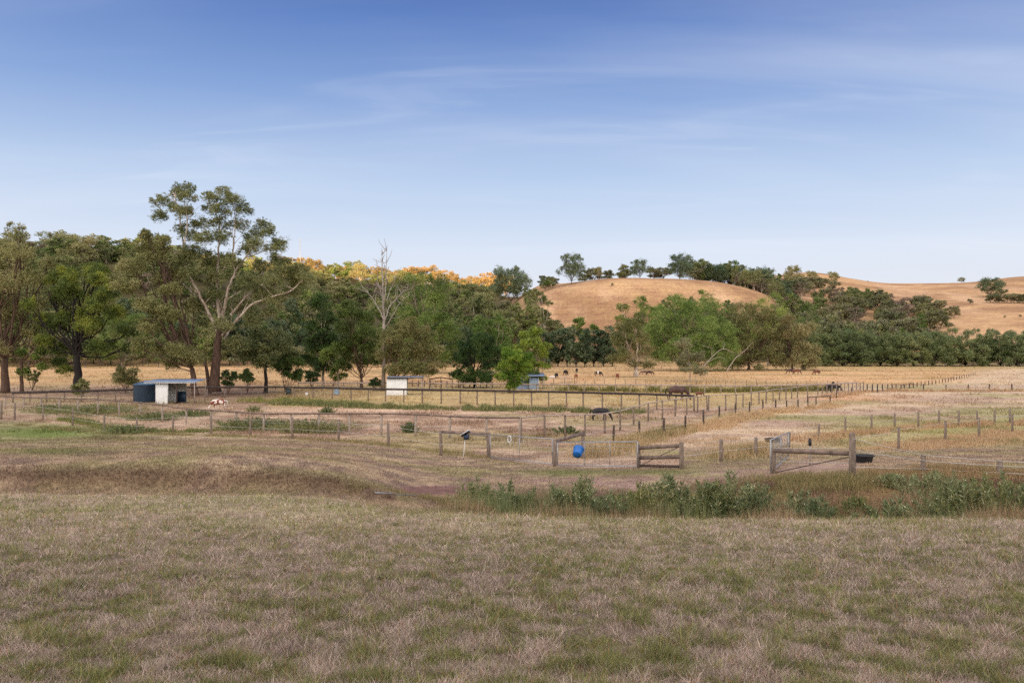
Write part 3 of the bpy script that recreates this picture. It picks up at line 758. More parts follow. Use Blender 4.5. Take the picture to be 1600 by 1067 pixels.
lobe_tree('brown-trunked tree with dark tufted crown left of the dead white tree', 565, 124,
    [(550,488,13),(566,500,14),(575,520,14),(540,515,14),(555,535,15),(580,545,13),(535,548,13),(560,565,13),(588,565,10),(532,570,9),(545,478,9)],
    24000, .27, DARKG[1:]+((82, 108, 44),), 'bark_brown', .38, 592, 49, clump=.42)
lobe_tree('olive drooping gum standing over the white-walled shelter', 612, 118,
    [(610,530,16),(632,515,18),(655,525,16),(625,548,18),(650,552,18),(675,548,14),(600,555,14),(640,578,15),(665,580,13),(618,580,12),(685,572,10),(640,505,12)],
    30000, .26, BROWNG+OLIVE, 'bark_brown', .42, 596, 50, clump=.45, droop=.65)
auto_tree('large domed mid-green tree rising behind the dead white tree', 665, 205, 612, 722, 425, 578, 30, 38000, .42, GREENP, 'bark_grey', 'dome', .6, seed=51, lr=.26, clump=.5, shell=.6)
auto_tree('dark green rounded tree between the white shelter and the bright green trees', 742, 128, 700, 782, 502, 600, 20, 26000, .27, DARKG+((78, 100, 46),), 'bark_dark', 'dome', .35, fork=2.0, seed=52, lr=.24)
auto_tree('front one of two bright yellow-green bushy trees', 796, 112, 765, 832, 532, 609, 18, 24000, .24, BRIGHT, 'bark_grey', 'round', .25, fork=1.0, seed=53, lr=.25)
auto_tree('taller of two bright green bushy trees, directly left of the blue-grey shelter', 832, 126, 796, 868, 508, 604, 18, 26000, .26, BRIGHT[:3]+GREENP[1:], 'bark_grey', 'round', .28, fork=1.5, seed=54, lr=.25)
auto_tree('rounded green tree top seen above the dark rounded tree', 775, 190, 735, 800, 480, 575, 14, 15000, .38, GREENP, 'bark_grey', 'dome', .35, seed=55, lr=.28)
auto_tree('tall narrow gum with a pale stem against the bare hill', 851, 290, 828, 872, 445, 560, 12, 11000, .5, OLIVE, 'bark_pale', 'column', .4, fork=12, seed=56)
auto_tree('round green crown against the lower slope of the bare hill', 916, 300, 896, 938, 473, 560, 9, 8000, .5, GREENP, 'bark_brown', 'round', .35, seed=57)
auto_tree('green crown right of the round one under the bare hill', 980, 300, 950, 1012, 470, 560, 12, 11000, .5, GREENP+OLIVE, 'bark_pale', 'dome', .4, seed=58)
auto_tree('wide mid-green crown left of the biggest billowing tree', 1010, 290, 975, 1050, 460, 560, 14, 12000, .5, GREENP, 'bark_grey', 'dome', .4, seed=59)
lobe_tree('weathered gum with a thick pale leaning trunk standing alone in the far paddock', 994, 176,
    [(975,515,14),(990,508,12),(968,535,14),(1000,530,13),(975,558,14),(1008,550,12),(962,562,10),(990,570,10),(985,540,12),(1015,572,9)],
    20000, .3, BROWNG+OLIVE, 'bark_pale', .75, 572, 60, clump=.45, shell=.3)
auto_tree('biggest billowing light green tree right of the lone weathered gum', 1075, 225, 1005, 1152, 460, 580, 50, 62000, .42, GREENP+((118, 138, 62),), 'bark_grey', 'dome', .7, fork=4, seed=61, lr=.21, clump=.5, shell=.62)
auto_tree('slender young gum standing in front of the billowing tree', 1078, 150, 1050, 1104, 520, 590, 12, 11000, .27, GREYG, 'bark_pale', 'dome', .16, fork=3, seed=62, shell=.2, lr=.32)
auto_tree('brownish green tree right of the billowing tree', 1170, 232, 1125, 1222, 466, 582, 28, 34000, .42, BROWNG+OLIVE, 'bark_brown', 'dome', .6, seed=63, lr=.25, shell=.6)
auto_tree('olive tree at the end of the creek trees beside the long hedge', 1238, 232, 1198, 1280, 490, 582, 24, 28000, .42, OLIVE+BROWNG, 'bark_brown', 'dome', .5, seed=64, lr=.26, shell=.6)
auto_tree('light green crown behind the brownish green tree', 1200, 285, 1150, 1240, 455, 560, 16, 15000, .5, GREENP, 'bark_grey', 'dome', .5, seed=65)
auto_tree('soft green crown above the left end of the long hedge', 1250, 300, 1225, 1290, 480, 565, 12, 11000, .5, OLIVE+GREENP, 'bark_grey', 'dome', .4, seed=66)
for i, (px, x0, x1, top) in enumerate([(1130, 1105, 1160, 462), (1060, 1030, 1090, 458), (1100, 1085, 1118, 452)]):
    auto_tree(['dark round crown behind the right shoulder of the billowing tree', 'crown peeping over the top of the billowing tree', 'small crown on the hill slope just above the billowing tree'][i], px, 310+8*i, x0, x1, top, 560, 10, 8000, .5, GREENP+OLIVE, 'bark_grey', 'dome', .35, seed=67+i)
# fallen and bare limbs beside the billowing tree
def bare_limbs(label, D, runs, seed):
    rng = np.random.default_rng(seed); b = atd(runs[0][0][0], D); mb = MB()
    root = empty('fallen_branch', b, label, 'branch')
    for i, r in enumerate(runs):
        pts = np.array([[*(P(px, py, D)-b)] for px, py in r]); pts[:, 1] = np.linspace(0, rng.uniform(-3, 3), len(pts))
        k = np.arange(len(pts)); tt = np.linspace(0, len(pts)-1, len(pts)*4); q_ = np.stack([pchip(k, pts[:, a], tt) for a in range(3)], 1)
        if i == 0: q_[0, 2] = -.1
        mb.tube(q_, np.linspace(.17 if i == 0 else .09, .03, len(tt)), 6, caps=True)
    mb.build('limb', M['bark_dead'], root, smooth=True)
bare_limbs('pale bare limbs arching low out of the foot of the billowing tree', 212, [[(1093, 581), (1110, 560), (1130, 545), (1150, 555)], [(1105, 566), (1125, 558), (1140, 565)], [(1112, 557), (1112, 545), (1095, 540)], [(1130, 545), (1137, 535)]], 70)
bare_limbs('single pale snapped limb leaning against the brownish green tree', 214, [[(1135, 580), (1150, 558), (1163, 547), (1174, 534)], [(1152, 556), (1160, 556)]], 71)

# shrubs and saplings along the paddock fence
def shrub(label, px, D, x0, x1, top, bot, n, pal, seed, name='shrub', size=.22, tr=.08, group=None, **kw):
    return auto_tree(label, px, D, x0, x1, top, bot, 9, n, size, pal, 'bark_brown', 'round', tr, fork=.3, name=name, cat='shrub', seed=seed, lr=.34, crown='foliage', stem='stem', group=group, **kw)
shrub('round olive bush left of the blue water tank', 196, 112, 172, 219, 569, 606, 7000, OLIVE, 80)
shrub('small pale bush at the foot of the black-trunked tree', 130, 104, 112, 141, 592, 618, 3000, OLIVE, 81)
shrub('dark bush hard against the trunk of the tallest gum', 357, 108, 344, 372, 576, 606, 3500, DARKG, 82)
shrub('dark bush right of the tallest gum, second from its trunk', 386, 108, 372, 400, 575, 605, 3500, DARKG, 83)
shrub('dark green sapling tree bushy to the ground right of the dark-trunked gum', 445, 114, 424, 478, 546, 602, 12000, DARKG+((70, 90, 44),), 84, size=.25, tr=.14)
shrub('low dark shrub under the feathery dark tree', 487, 124, 475, 500, 574, 600, 3000, DARKG, 85)
shrub('small leafy shrub between the pale leaning stems and the brown trunk', 520, 126, 508, 546, 568, 596, 3500, GREENP, 86)
shrub('small shrub left of the white-walled shelter', 584, 118, 576, 598, 588, 606, 1800, DARKG, 87)
shrub('leafy undergrowth bush under the dark rounded tree', 718, 126, 704, 750, 570, 602, 4500, DARKG+GREENP, 88)
shrub('low green bush under the front bright green tree', 812, 124, 790, 850, 572, 603, 6000, GREENP, 89)
shrub('sapling left of the black-trunked tree with thin foliage', 50, 112, 42, 62, 575, 600, 1500, OLIVE, 90)

# ------------------------------------------------------------------ repeated trees further off
def proto(i, kind):
    rng = np.random.default_rng(300+i)
    spec = {'gum':  dict(W=11, H=14, zb=3, nl=16, shape='dome', pal=OLIVE[1:]+((150, 138, 88),), bark='bark_pale', n=6500, s=.5, lr=.3, droop=.4),
            'lit':  dict(W=11, H=14, zb=3, nl=16, shape='dome', pal=((136, 122, 84), (160, 138, 92), (112, 110, 72)), bark='bark_pale', n=6500, s=.5, lr=.28, droop=.4),  # sunset gold put into the leaf colour, on top of the sun lamp
            'round':dict(W=11, H=12, zb=1.5, nl=15, shape='dome', pal=OLIVE+GREENP, bark='bark_grey', n=6500, s=.5, lr=.27, droop=.5),
            'tall': dict(W=8, H=17, zb=3, nl=15, shape='column', pal=OLIVE, bark='bark_pale', n=6500, s=.5, lr=.32, droop=.55),
            'dark': dict(W=9, H=14, zb=1, nl=20, shape='column', pal=BLUEG+DARKG, bark='bark_dark', n=7000, s=.45, lr=.26, droop=.2),
            'hill': dict(W=16, H=14, zb=1.4, nl=18, shape='dome', pal=BLUEG+OLIVE[:2], bark='bark_brown', n=10500, s=.5, lr=.3, droop=.3),
            'scrub':dict(W=8, H=8, zb=.8, nl=9, shape='dome', pal=BROWNG[1:]+((128, 120, 100),)+GREYG+OLIVE[1:], bark='bark_grey', n=4200, s=.5, lr=.3, droop=.3),
            'bare': dict(W=7, H=9, zb=1.5, nl=9, shape='dome', pal=((138, 122, 108), (118, 108, 90), (152, 134, 118)), bark='bark_pale', n=2400, s=.45, lr=.3, droop=.1),
            'hedge':dict(W=13.5, H=13.5, zb=.1, nl=28, shape='dome', pal=((82, 98, 60), (104, 118, 74), (124, 134, 92), (90, 104, 72)), bark='bark_dark', n=15000, s=.4, lr=.22, droop=-.1)}[kind]
    lob, rad = auto_lobes(rng, spec['W'], spec['zb'], spec['H'], spec['nl'], spec['shape'], spec['lr'])
    V, f, c = leaf_cloud(rng, lob, rad, spec['n'], spec['s'], .5, spec['droop'], spec['pal'], .5, 12, .45)
    crown = npmesh('crown', V, f, M['leaf'], cols=c)
    mb = limbs(rng, lob, rad, .3, max(.4, spec['zb']*.9), n=5, twigs=1)
    v = np.concatenate(mb.v); ff = [np.concatenate(mb.q)]+([np.concatenate(mb.t)] if mb.t else [])
    return crown, npmesh('trunk', v, ff, M[spec['bark']], smooth=True), spec
GOLDG = ((168, 142, 84), (190, 158, 92), (146, 130, 78))
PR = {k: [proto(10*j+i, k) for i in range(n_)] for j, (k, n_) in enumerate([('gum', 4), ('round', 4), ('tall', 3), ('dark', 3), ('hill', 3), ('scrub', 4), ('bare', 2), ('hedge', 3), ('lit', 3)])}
RNG = np.random.default_rng(77)
def far_tree(kind, px, D, h, label, group, wide=1.0, name='gum_tree', cat='tree', sink=0.0):
    crown, trunk, spec = PR[kind][RNG.integers(0, len(PR[kind]))]
    b = atd(px, D); b.z -= sink
    s = h/spec['H']; r = empty(name, b, label, cat, group, RNG.uniform(0, 6.28)); r.scale = (s*wide, s*wide*RNG.uniform(.92, 1.08), s)
    mkobj('crown', crown, r); mkobj('trunk', trunk, r)
    return r
# forest on the ridge, row by row from its skyline down
n = 0
for D, p0, p1, step, h in [(455, -60, 300, 21, 17), (640, 300, 805, 14, 18), (425, -60, 260, 26, 14), (600, 260, 790, 24, 14), (440, -60, 290, 22, 14), (408, -60, 290, 22, 14), (390, -60, 300, 30, 14), (545, 300, 780, 26, 14), (490, 330, 770, 30, 14), (440, 300, 770, 34, 14)]:
    px = p0+RNG.uniform(0, step)
    while px < p1:
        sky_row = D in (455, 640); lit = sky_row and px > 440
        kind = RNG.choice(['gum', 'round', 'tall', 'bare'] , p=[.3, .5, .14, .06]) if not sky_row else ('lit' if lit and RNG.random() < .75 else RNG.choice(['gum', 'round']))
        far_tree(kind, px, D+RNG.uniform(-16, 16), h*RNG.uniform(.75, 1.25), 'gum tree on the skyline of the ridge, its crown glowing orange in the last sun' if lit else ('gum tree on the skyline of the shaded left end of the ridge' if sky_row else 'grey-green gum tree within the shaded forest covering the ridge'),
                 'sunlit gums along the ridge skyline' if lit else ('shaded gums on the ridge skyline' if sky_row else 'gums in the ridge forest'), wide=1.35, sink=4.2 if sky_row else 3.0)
        n += 1; px += step*RNG.uniform(.7, 1.3)
# trees lining the creek behind the paddocks, mostly the ridge gum models, species unknown
TP = lambda px: np.interp(px, [-60, 100, 230, 450, 560, 700, 830, 860, 960, 990, 1060, 1130, 1220, 1285], [425, 432, 442, 446, 460, 442, 460, 498, 500, 474, 464, 460, 468, 496])
for D, p0, p1, step, lo, hi, kinds, wd_ in [(338, -60, 1280, 25, 0, 22, ['round', 'tall', 'round'], .8), (314, -60, 1270, 27, 16, 50, ['round', 'tall', 'round', 'dark'], .8), (296, -60, 850, 27, 40, 75, ['round', 'round', 'dark'], .9), (278, -60, 850, 32, 78, 100, ['round', 'scrub'], 1.0)]:
    px = p0+RNG.uniform(0, step)
    while px < p1:
        b = atd(px, D); hh = EYE+(HY-(TP(px)+RNG.uniform(lo, hi)))/F*D-b.z
        far_tree(RNG.choice(kinds), px, D+RNG.uniform(-7, 7), max(hh, 5), 'mid-green tree in the continuous belt along the creek behind the paddocks', 'trees in the creek belt', wide=wd_, name='green_tree')
        px += step*RNG.uniform(.75, 1.25)
for px in (858, 872, 886, 900, 914, 928, 943, 957):
    far_tree('dark', px, 276+RNG.uniform(-4, 6), RNG.uniform(12, 15.5), 'dark blue-green tree in the row behind the grazing cattle', 'dark trees behind the cattle', name='pine_tree')
# long hedge-like row of willows on the right
px = 1290
while px < 1660:
    far_tree('hedge', px, 286+RNG.uniform(-3, 3), RNG.uniform(12.4, 14.4), 'dense dark green willow in the long even row along the far paddock edge', 'willows in the long even row', name='willow_tree', wide=1.12)
    px += RNG.uniform(24, 31)
# named trees of the bare hill
def hill_tree(px, D, top, wide, label, kind='hill', name='gum_tree', cat='tree'):
    b = atd(px, D); h = EYE+(HY-top)/F*D-b.z
    return far_tree(kind, px, D, max(h, 1.5), label, None, wide, name, cat)
hill_tree(797, 430, 405, .78, 'large round-headed gum standing on the saddle between ridge and bare hill', 'hill')
hill_tree(893, 408, 393, .82, 'tall spreading gum on the left shoulder of the bare hill skyline', 'hill')
hill_tree(935, 412, 414, .9, 'low tree with a small raised tuft, right of the spreading skyline gum', 'gum')
hill_tree(850, 440, 430, 1.3, 'low tree on the skyline just left of the bare hill', 'scrub', cat='tree')
hill_tree(868, 430, 433, 1.2, 'small tree where the bare hill begins on the left', 'scrub')
hill_tree(1000, 425, 403, .95, 'spreading gum at the top of the bare hill', 'hill')
hill_tree(975, 430, 412, 1.1, 'low tree adjoining the left of the gum at the top of the bare hill', 'round')
hill_tree(1062, 425, 394, .85, 'tall domed gum right of the hilltop gum, against the sky', 'hill')
hill_tree(957, 385, 461, 1.0, 'lone dark shrub on the bare face of the hill', 'scrub', 'shrub', 'shrub')
hill_tree(1356, 740, 438, .8, 'tiny bare shrub on the far skyline', 'bare', 'shrub', 'shrub')
hill_tree(1546, 600, 428, 1.0, 'biggest lone gum on the right-hand hillside', 'hill')
hill_tree(1502, 735, 433, 1.7, 'small flat-topped tree on the skyline left of the lone hillside gum', 'gum')
hill_tree(1562, 590, 448, 1.2, 'dense low tree at the right foot of the lone hillside gum', 'scrub')
hill_tree(1490, 480, 476, 1.1, 'solitary shrub at the right end of the gully scrub', 'scrub', 'shrub', 'shrub')
hill_tree(1516, 560, 466, 1.0, 'small shrub left below the lone hillside gum', 'scrub', 'shrub', 'shrub')
hill_tree(1594, 470, 500, 1.2, 'dark shrub at the right edge above the willow row', 'scrub', 'shrub', 'shrub')
hill_tree(1570, 470, 504, 1.0, 'small shrub beside the one at the right edge above the willows', 'scrub', 'shrub', 'shrub')
hill_tree(1544, 400, 516, 1.4, 'brown bush behind the top of the willow row', 'bare', 'shrub', 'shrub')
for k in range(16):
    px = 1085+k*11+RNG.uniform(-4, 4); D = 455-k*2
    far_tree('round' if k % 3 else 'hill', px, D+RNG.uniform(-6, 12), RNG.uniform(13, 18)*(1 if k < 13 else .9), 'gum tree in the unbroken line along the crest of the bare hill', 'gums along the hill crest', sink=2.2)
for k in range(18):
    px = 1150+k*6+RNG.uniform(-3, 3); D = 432-k*3.0
    far_tree(['tall', 'bare', 'gum'][k % 3], px, D+RNG.uniform(-8, 8), RNG.uniform(8, 12), 'thin pale-stemmed gum in the stand running down the end of the bare hill', 'thin gums down the hill end')
for k in range(20):
    px = 772+k*5+RNG.uniform(-5, 5)
    far_tree('scrub' if k % 2 else 'round', px, 335+RNG.uniform(0, 90), RNG.uniform(6, 10), 'low tree in the scrub between the forested ridge and the bare hill', 'scrub left of the bare hill', wide=1.1, name='scrub_tree')
for px in (914, 928, 950, 976, 1022, 1036, 1085):
    far_tree('scrub', px, 440+RNG.uniform(0, 12), RNG.uniform(5.5, 9), 'low bush between the taller gums on the bare hill skyline', 'bushes on the bare hill skyline', wide=1.3, name='scrub_tree')
# scrub filling the gully and the slope right of it
for k in range(100):
    t = k/99; px = 1212+256*t+RNG.uniform(-14, 14); u = RNG.uniform(0, 1)
    D = 345+(1-t)*u*330+t*u*150
    kind = RNG.choice(['scrub', 'bare', 'round', 'tall'], p=[.5, .22, .2, .08])
    far_tree(kind, px, D, RNG.uniform(8, 14), 'bush in the tangled grey-brown scrub filling the hillside gully', 'scrub in the hillside gully', wide=1.15, name='scrub_tree')
for k, (px, D, top) in enumerate([(1268, 640, 420), (1302, 640, 421), (1240, 560, 412)]):
    hill_tree(px, D, top, .9, ['thin upright tree poking above the gully scrub skyline', 'flat-headed gum above the gully scrub on the skyline', 'open-crowned gum at the right end of the crest line'][k], 'gum')
for k in range(9):
    far_tree('scrub', 1545+k*9+RNG.uniform(-3, 3), 560-k*2, RNG.uniform(5.5, 8), 'shrub in the diagonal dark band below the lone hillside gum', 'shrubs in the diagonal band', name='scrub_tree', wide=1.2)
for k in range(11):
    far_tree('scrub' if k % 2 else 'round', 1262+k*13+RNG.uniform(-3, 3), 320+RNG.uniform(-6, 8), RNG.uniform(14, 18.5), 'light green tree peeping over the left half of the willow row', 'trees behind the willow row', wide=.9, name='green_tree')
# ------------------------------------------------------------------ fences
def post_mesh(mb, h, r, rng, dip=.25):
    n = 8; lx, ly = rng.normal(0, .012, 2)*h
    mb.tube([(0, 0, -dip), (lx*.4, ly*.4, h*.5), (lx, ly, h-.02), (lx, ly, h)], [r*1.04, r, r*.96, r*.86], n)
    return (lx, ly)
def fence(name, label, posts, rail=None, wires=(), pmat='post', pr=.075, wr=.008, seed=0, braces=(), wmat='wire', railr=.065, drop=.05):
    """posts: (photo x, top row, foot row); rail: material; wires: heights as a share of the post"""
    rng = np.random.default_rng(seed); base = G(posts[0][0], posts[0][2])
    root = empty(name, base, label, 'fence'); tops = []
    for (px, t, b) in posts:
        W = G(px, b); h = (b-t)/F*W.y; L0 = W-base
        mb = MB(); lx, ly = post_mesh(mb, h, pr*rng.uniform(.88, 1.12), rng)
        mb.build('post', M[pmat], root, loc=L0, smooth=True)
        tops.append((np.array(L0), h, lx, ly))
    if rail:
        for (a, ha, *_), (c, hc, *_) in zip(tops, tops[1:]):
            mb = MB(); p0 = a+np.array([0, 0, ha-drop]); p1 = c+np.array([0, 0, hc-drop]); off = np.array([0, -pr*1.2, 0])
            m = (p0+p1)/2+rng.normal(0, .012, 3)
            mb.tube([p0+off, m+off, p1+off], [railr, railr*rng.uniform(.9, 1.05), railr*.95], 7); mb.build('rail', M[rail], root, smooth=True)
    for fr in wires:
        mb = MB()
        for (a, ha, *_), (c, hc, *_) in zip(tops, tops[1:]):
            p0 = a+np.array([0, -pr*1.1, ha*fr]); p1 = c+np.array([0, -pr*1.1, hc*fr]); sag = -.004*np.linalg.norm(p1-p0)
            mb.tube([p0, (p0+p1)/2+np.array([0, 0, sag]), p1], wr, 4)
        mb.build('wire', M[wmat], root)
    for (i, j, fi, fj, r, mt) in braces:
        a, ha = tops[i][:2]; c, hc = tops[j][:2]
        mb = MB(); mb.tube([a+np.array([0, 0, ha*fi]), c+np.array([0, 0, hc*fj])], r, 8)
        mb.build('brace_rail' if r > .04 else 'brace_wire', M[mt], root, smooth=True)
    return root
def gen(x0, x1, step, tops, bases, seed=0, jit=.08):
    r_ = random.Random(seed); out = []; x = x0
    while x <= x1+.1:
        out.append((x, float(np.interp(x, *zip(*tops))), float(np.interp(x, *zip(*bases))))); x += (step(x) if callable(step) else step)*r_.uniform(1-jit, 1+jit)
    return out
fence('wire_fence', 'white-taped post fence along the left terrace, running to the solar panel',
      [(-22, 624, 654), (2, 626.6, 655.6), (23, 629, 656), (67, 633, 659), (114, 638, 665), (163, 647, 674), (214, 652, 677), (270, 649, 676), (330, 650, 677), (391, 653, 680), (457, 652, 685), (529, 655, 689), (607, 661, 697), (689, 672, 712), (763, 675, 715)],
      wires=(.88, .45), braces=((13, 14, .93, .90, .075, 'rail'),), seed=1)
fence('rail_fence', 'top-railed timber fence across the front of the nearest dirt yard',
      [(-20, 617, 639), (8, 618, 640), (37, 620, 641), (64, 621, 643), (93, 621, 646), (122, 622, 648), (153, 623, 649), (186, 625, 651), (219, 628, 653), (254, 632, 659), (291, 638, 662), (330, 640, 665), (369, 642.5, 670), (412, 645, 676), (455, 645, 677), (498, 645, 678), (546, 645, 680), (596, 645, 681), (649, 646, 682), (703, 649, 684), (760, 651, 687), (812, 651, 691)],
      rail='rail', pr=.08, seed=2, pmat='post_pale', wires=(.5,), wmat='steel')
fence('rail_fence', 'pale-railed timber fence down the right side of the nearest dirt yard',
      [(815, 651, 691), (851, 648, 683), (883, 647.5, 682), (914, 647, 681), (945, 645, 677), (969, 640.6, 672), (990, 635, 664), (1013, 629, 658), (1035, 625.6, 655), (1055, 623, 651), (1073, 621, 648), (1090, 619, 644), (1105, 617.5, 642)],
      rail='rail_pale', pr=.07, seed=3, railr=.055, wires=(.5,), wmat='steel')
fence('rail_fence', 'long dark-railed fence behind the nearest dirt yard, passing in front of the white shelter',
      gen(20, 1104, 28, [(20, 613), (200, 608.4), (290, 604.6), (437, 604), (580, 607), (860, 611.5), (1000, 615), (1104, 618.5)], [(20, 629), (200, 627), (300, 621), (440, 620), (580, 627), (700, 631), (860, 636), (1000, 640), (1104, 643)], 4),
      rail='rail_dark', pr=.08, railr=.12, seed=4, wires=(.5,), wmat='steel')
fence('wire_fence', 'white-taped post fence following the golden grass right of the nearest yard',
      [(911, 675, 714), (958.7, 664, 691), (999, 657.5, 683), (1037, 653, 682), (1070.6, 649, 673), (1099, 640, 666), (1124, 634, 653), (1149, 630, 649.5), (1171, 627.5, 648), (1192, 625, 640), (1212, 624, 637), (1229, 625, 638), (1247, 624, 638), (1262, 619.5, 636), (1275, 619, 633), (1297, 618, 631), (1307, 611, 622), (1330, 606, 617), (1349, 602, 612)],
      wires=(.9, .45), braces=((13, 15, .95, .95, .06, 'rail'),), seed=5, pmat='post_dark', wr=.009)
fence('rail_fence', 'fence of the second yard, slanting from the dark bay horse to the far corner',
      [(1107, 617, 643), (1134, 616, 642), (1150, 616, 640), (1161, 615, 636), (1174, 613, 634), (1186, 611, 632), (1197, 610, 630), (1208, 608, 628), (1218, 607, 626), (1228, 606, 624.5), (1237, 605, 623), (1246, 604, 622), (1262, 601, 624), (1278, 600, 617), (1285, 600, 616), (1292, 600, 615.5), (1300, 599.5, 615), (1307, 599, 614.5), (1314, 599, 614), (1320, 598.6, 613.6), (1326, 598.4, 613), (1332, 598, 612.5), (1338, 598, 612), (1344, 597.5, 612), (1349, 596.5, 612)],
      rail='rail_pale', pr=.075, railr=.05, seed=6, pmat='post', wires=(.5,), wmat='steel')
fence('rail_fence', 'pale-railed fence in the middle distance, from the white shelter past the bay horse',
      gen(466, 1349, 24, [(466, 597.5), (600, 598), (860, 600), (1000, 601), (1160, 602.5), (1255, 601), (1349, 597)], [(466, 608), (600, 610), (860, 612), (1000, 613.5), (1160, 615), (1255, 612), (1349, 609)], 7),
      rail='rail_pale', pr=.07, railr=.11, seed=7, pmat='post_pale')
fence('wire_fence', 'faint thin-posted fence in front of the grazing cattle and lone weathered gum',
      gen(850, 1349, 16, [(850, 589), (1000, 592.5), (1349, 595.5)], [(850, 599), (1000, 601), (1349, 604)], 8), wires=(.9, .5), pr=.05, wr=.01, seed=8, pmat='post', wmat='steel')
fence('wire_fence', 'dark-posted fence running left to right across the far right paddock',
      [(1355, 600, 611), (1363, 600, 613), (1371, 600, 613), (1379, 600, 611.5), (1387, 600, 610.5), (1394, 600, 610), (1400, 600, 609.5), (1408, 601, 609.5), (1413, 600.5, 609.4), (1421, 598.5, 607), (1427, 598.5, 606.5), (1443, 600, 610), (1478, 601, 611), (1513, 600, 610.5), (1546, 600, 611), (1581, 600, 611), (1618, 600, 611)],
      wires=(.9, .5), pr=.09, wr=.008, seed=9, pmat='post_dark', wmat='steel', braces=((7, 8, .92, .92, .06, 'post_dark'), (9, 10, .92, .92, .06, 'post_dark')))
fence('wire_fence', 'fence of tiny posts receding up the farm track to the willow row',
      gen(1433, 1525, lambda x: 6.2-(x-1433)*.035, [(1433, 597), (1480, 591), (1525, 582)], [(1433, 604.5), (1480, 597), (1525, 586)], 10), wires=(.85,), pr=.07, wr=.008, seed=10, pmat='post_dark', wmat='steel')
fence('wire_fence', 'thin fence along the foot of the creek trees behind the cattle',
      gen(866, 1264, 14, [(866, 571), (1264, 573)], [(866, 577), (1264, 579)], 12), wires=(.9, .5), pr=.06, wr=.01, seed=12, pmat='post', wmat='steel')
fence('wire_fence', 'far rail of the small holding pen right of the white shelter',
      gen(636, 770, 9, [(636, 594), (770, 596)], [(636, 604), (770, 606)], 13), wires=(.95, .5), pr=.06, wr=.03, seed=13, pmat='post_dark', wmat='post')
fence('wire_fence', 'upper white-taped fence crossing the right paddock from the wooden gate rails',
      [(1065, 691, 732), (1127, 686, 721), (1181, 683, 713), (1232, 675, 707), (1279, 662, 688), (1321, 652, 679), (1362, 648, 673), (1398, 645, 669), (1435, 643, 668), (1467, 641, 666), (1498, 641, 665), (1527, 641, 664), (1554, 641, 663), (1578, 638, 660), (1612, 636, 657)],
      wires=(.92, .48), seed=14, pmat='post', pr=.075)
fence('wire_fence', 'middle white-taped fence rising rightward from the tall corner post by the black tub',
      [(1331, 676, 748), (1404, 667, 703), (1477, 657, 692), (1530, 652, 683), (1582, 647, 676), (1625, 643, 670)],
      wires=(.9,), seed=15, pr=.075)
fence('wire_fence', 'lowest right-hand fence, short posts and three white tapes above the ditch weeds',
      [(1333, 684, 748), (1442, 710, 741), (1562, 719, 746), (1660, 724, 750)], wires=(.98, .7, .3), seed=16, pr=.075)

def brace_frame(label, posts, runs, seed):
    rng = np.random.default_rng(seed); base = G(posts[0][0], posts[0][2]); root = empty('timber_brace', base, label, 'fence brace'); T = []
    for px, t, b in posts:
        W = G(px, b); h = (b-t)/F*W.y; mb = MB(); post_mesh(mb, h, .074, rng); mb.build('post', M['post'], root, loc=W-base, smooth=True); T.append((np.array(W-base), h))
    for (i, fi, j, fj, r, mt) in runs:
        a, c = T[i][0]+np.array([0, 0, T[i][1]*fi]), T[j][0]+np.array([0, 0, T[j][1]*fj]); mb = MB()
        mb.tube([a, a*.5+c*.5+rng.normal(0, .01, 3), c], r, 9); mb.build('rail' if r > .04 else 'brace_wire', M[mt], root, smooth=True)
    return root
brace_frame('two-post timber brace with a rising log rail left of the blue bucket', [(867, 686, 729), (911.5, 675, 716)], [(0, .93, 1, .95, .075, 'rail')], 21)
brace_frame('timber rails between two thick posts right of the blue bucket gate', [(998, 693, 731), (1065, 690, 733)], [(0, .82, 1, .86, .07, 'rail'), (0, .42, 1, .46, .07, 'rail'), (0, .06, 1, .85, .012, 'post_dark'), (0, .1, 1, .1, .05, 'post_dark')], 22)
brace_frame('wide log-topped brace with a slanting wire, left of the black tub', [(1208.5, 700, 740), (1330, 676, 748)], [(0, .9, 1, .55, .07, 'rail'), (0, .03, 1, .48, .014, 'post_dark'), (0, 1.0, 1, .66, .007, 'wire'), (0, .5, 1, .34, .007, 'wire')], 23)

def gate(label, A, B, h, ups, wires_n, seed=0, z=.08, mesh_r=.004):
    A = G(*A); B = G(*B); root = empty('farm_gate', A, label, 'gate'); a = np.zeros(3); b = np.array(B-A); zz = np.array([0, 0, z]); hh = np.array([0, 0, h])
    mb = MB()
    for p, q_ in ((a+zz, b+zz), (a+zz+hh, b+zz+hh), (a+zz, a+zz+hh), (b+zz, b+zz+hh)): mb.tube([p, q_], .021, 7)
    mb.build('frame', M['steel'], root, smooth=True)
    for u in ups:
        mb = MB(); p = a+(b-a)*u+zz; mb.tube([p, p+hh], .014, 6); mb.build('upright', M['steel'], root, smooth=True)
    mb = MB()
    for k in range(1, wires_n):
        o = zz+hh*(k/wires_n)**1.25; mb.tube([a+o, b+o], mesh_r, 4)
    m = int(np.linalg.norm(b)/.3)
    for k in range(1, m): p = a+(b-a)*k/m+zz; mb.tube([p, p+hh], mesh_r*.8, 4)
    mb.build('wire_mesh', M['steel'], root)
    return root, A, B
gate('wide wire-mesh farm gate between the solar panel brace and the rising log brace', (766, 717), (863, 728), 1.0, (.5,), 7)
gate('wire-mesh farm gate with the blue bucket hanging on it', (871, 730), (996, 732), .9, (.35, .67), 6)
gate('steel gate standing open behind the wide log-topped brace', (1204, 741), (1232, 716), 1.0, (.5,), 6)

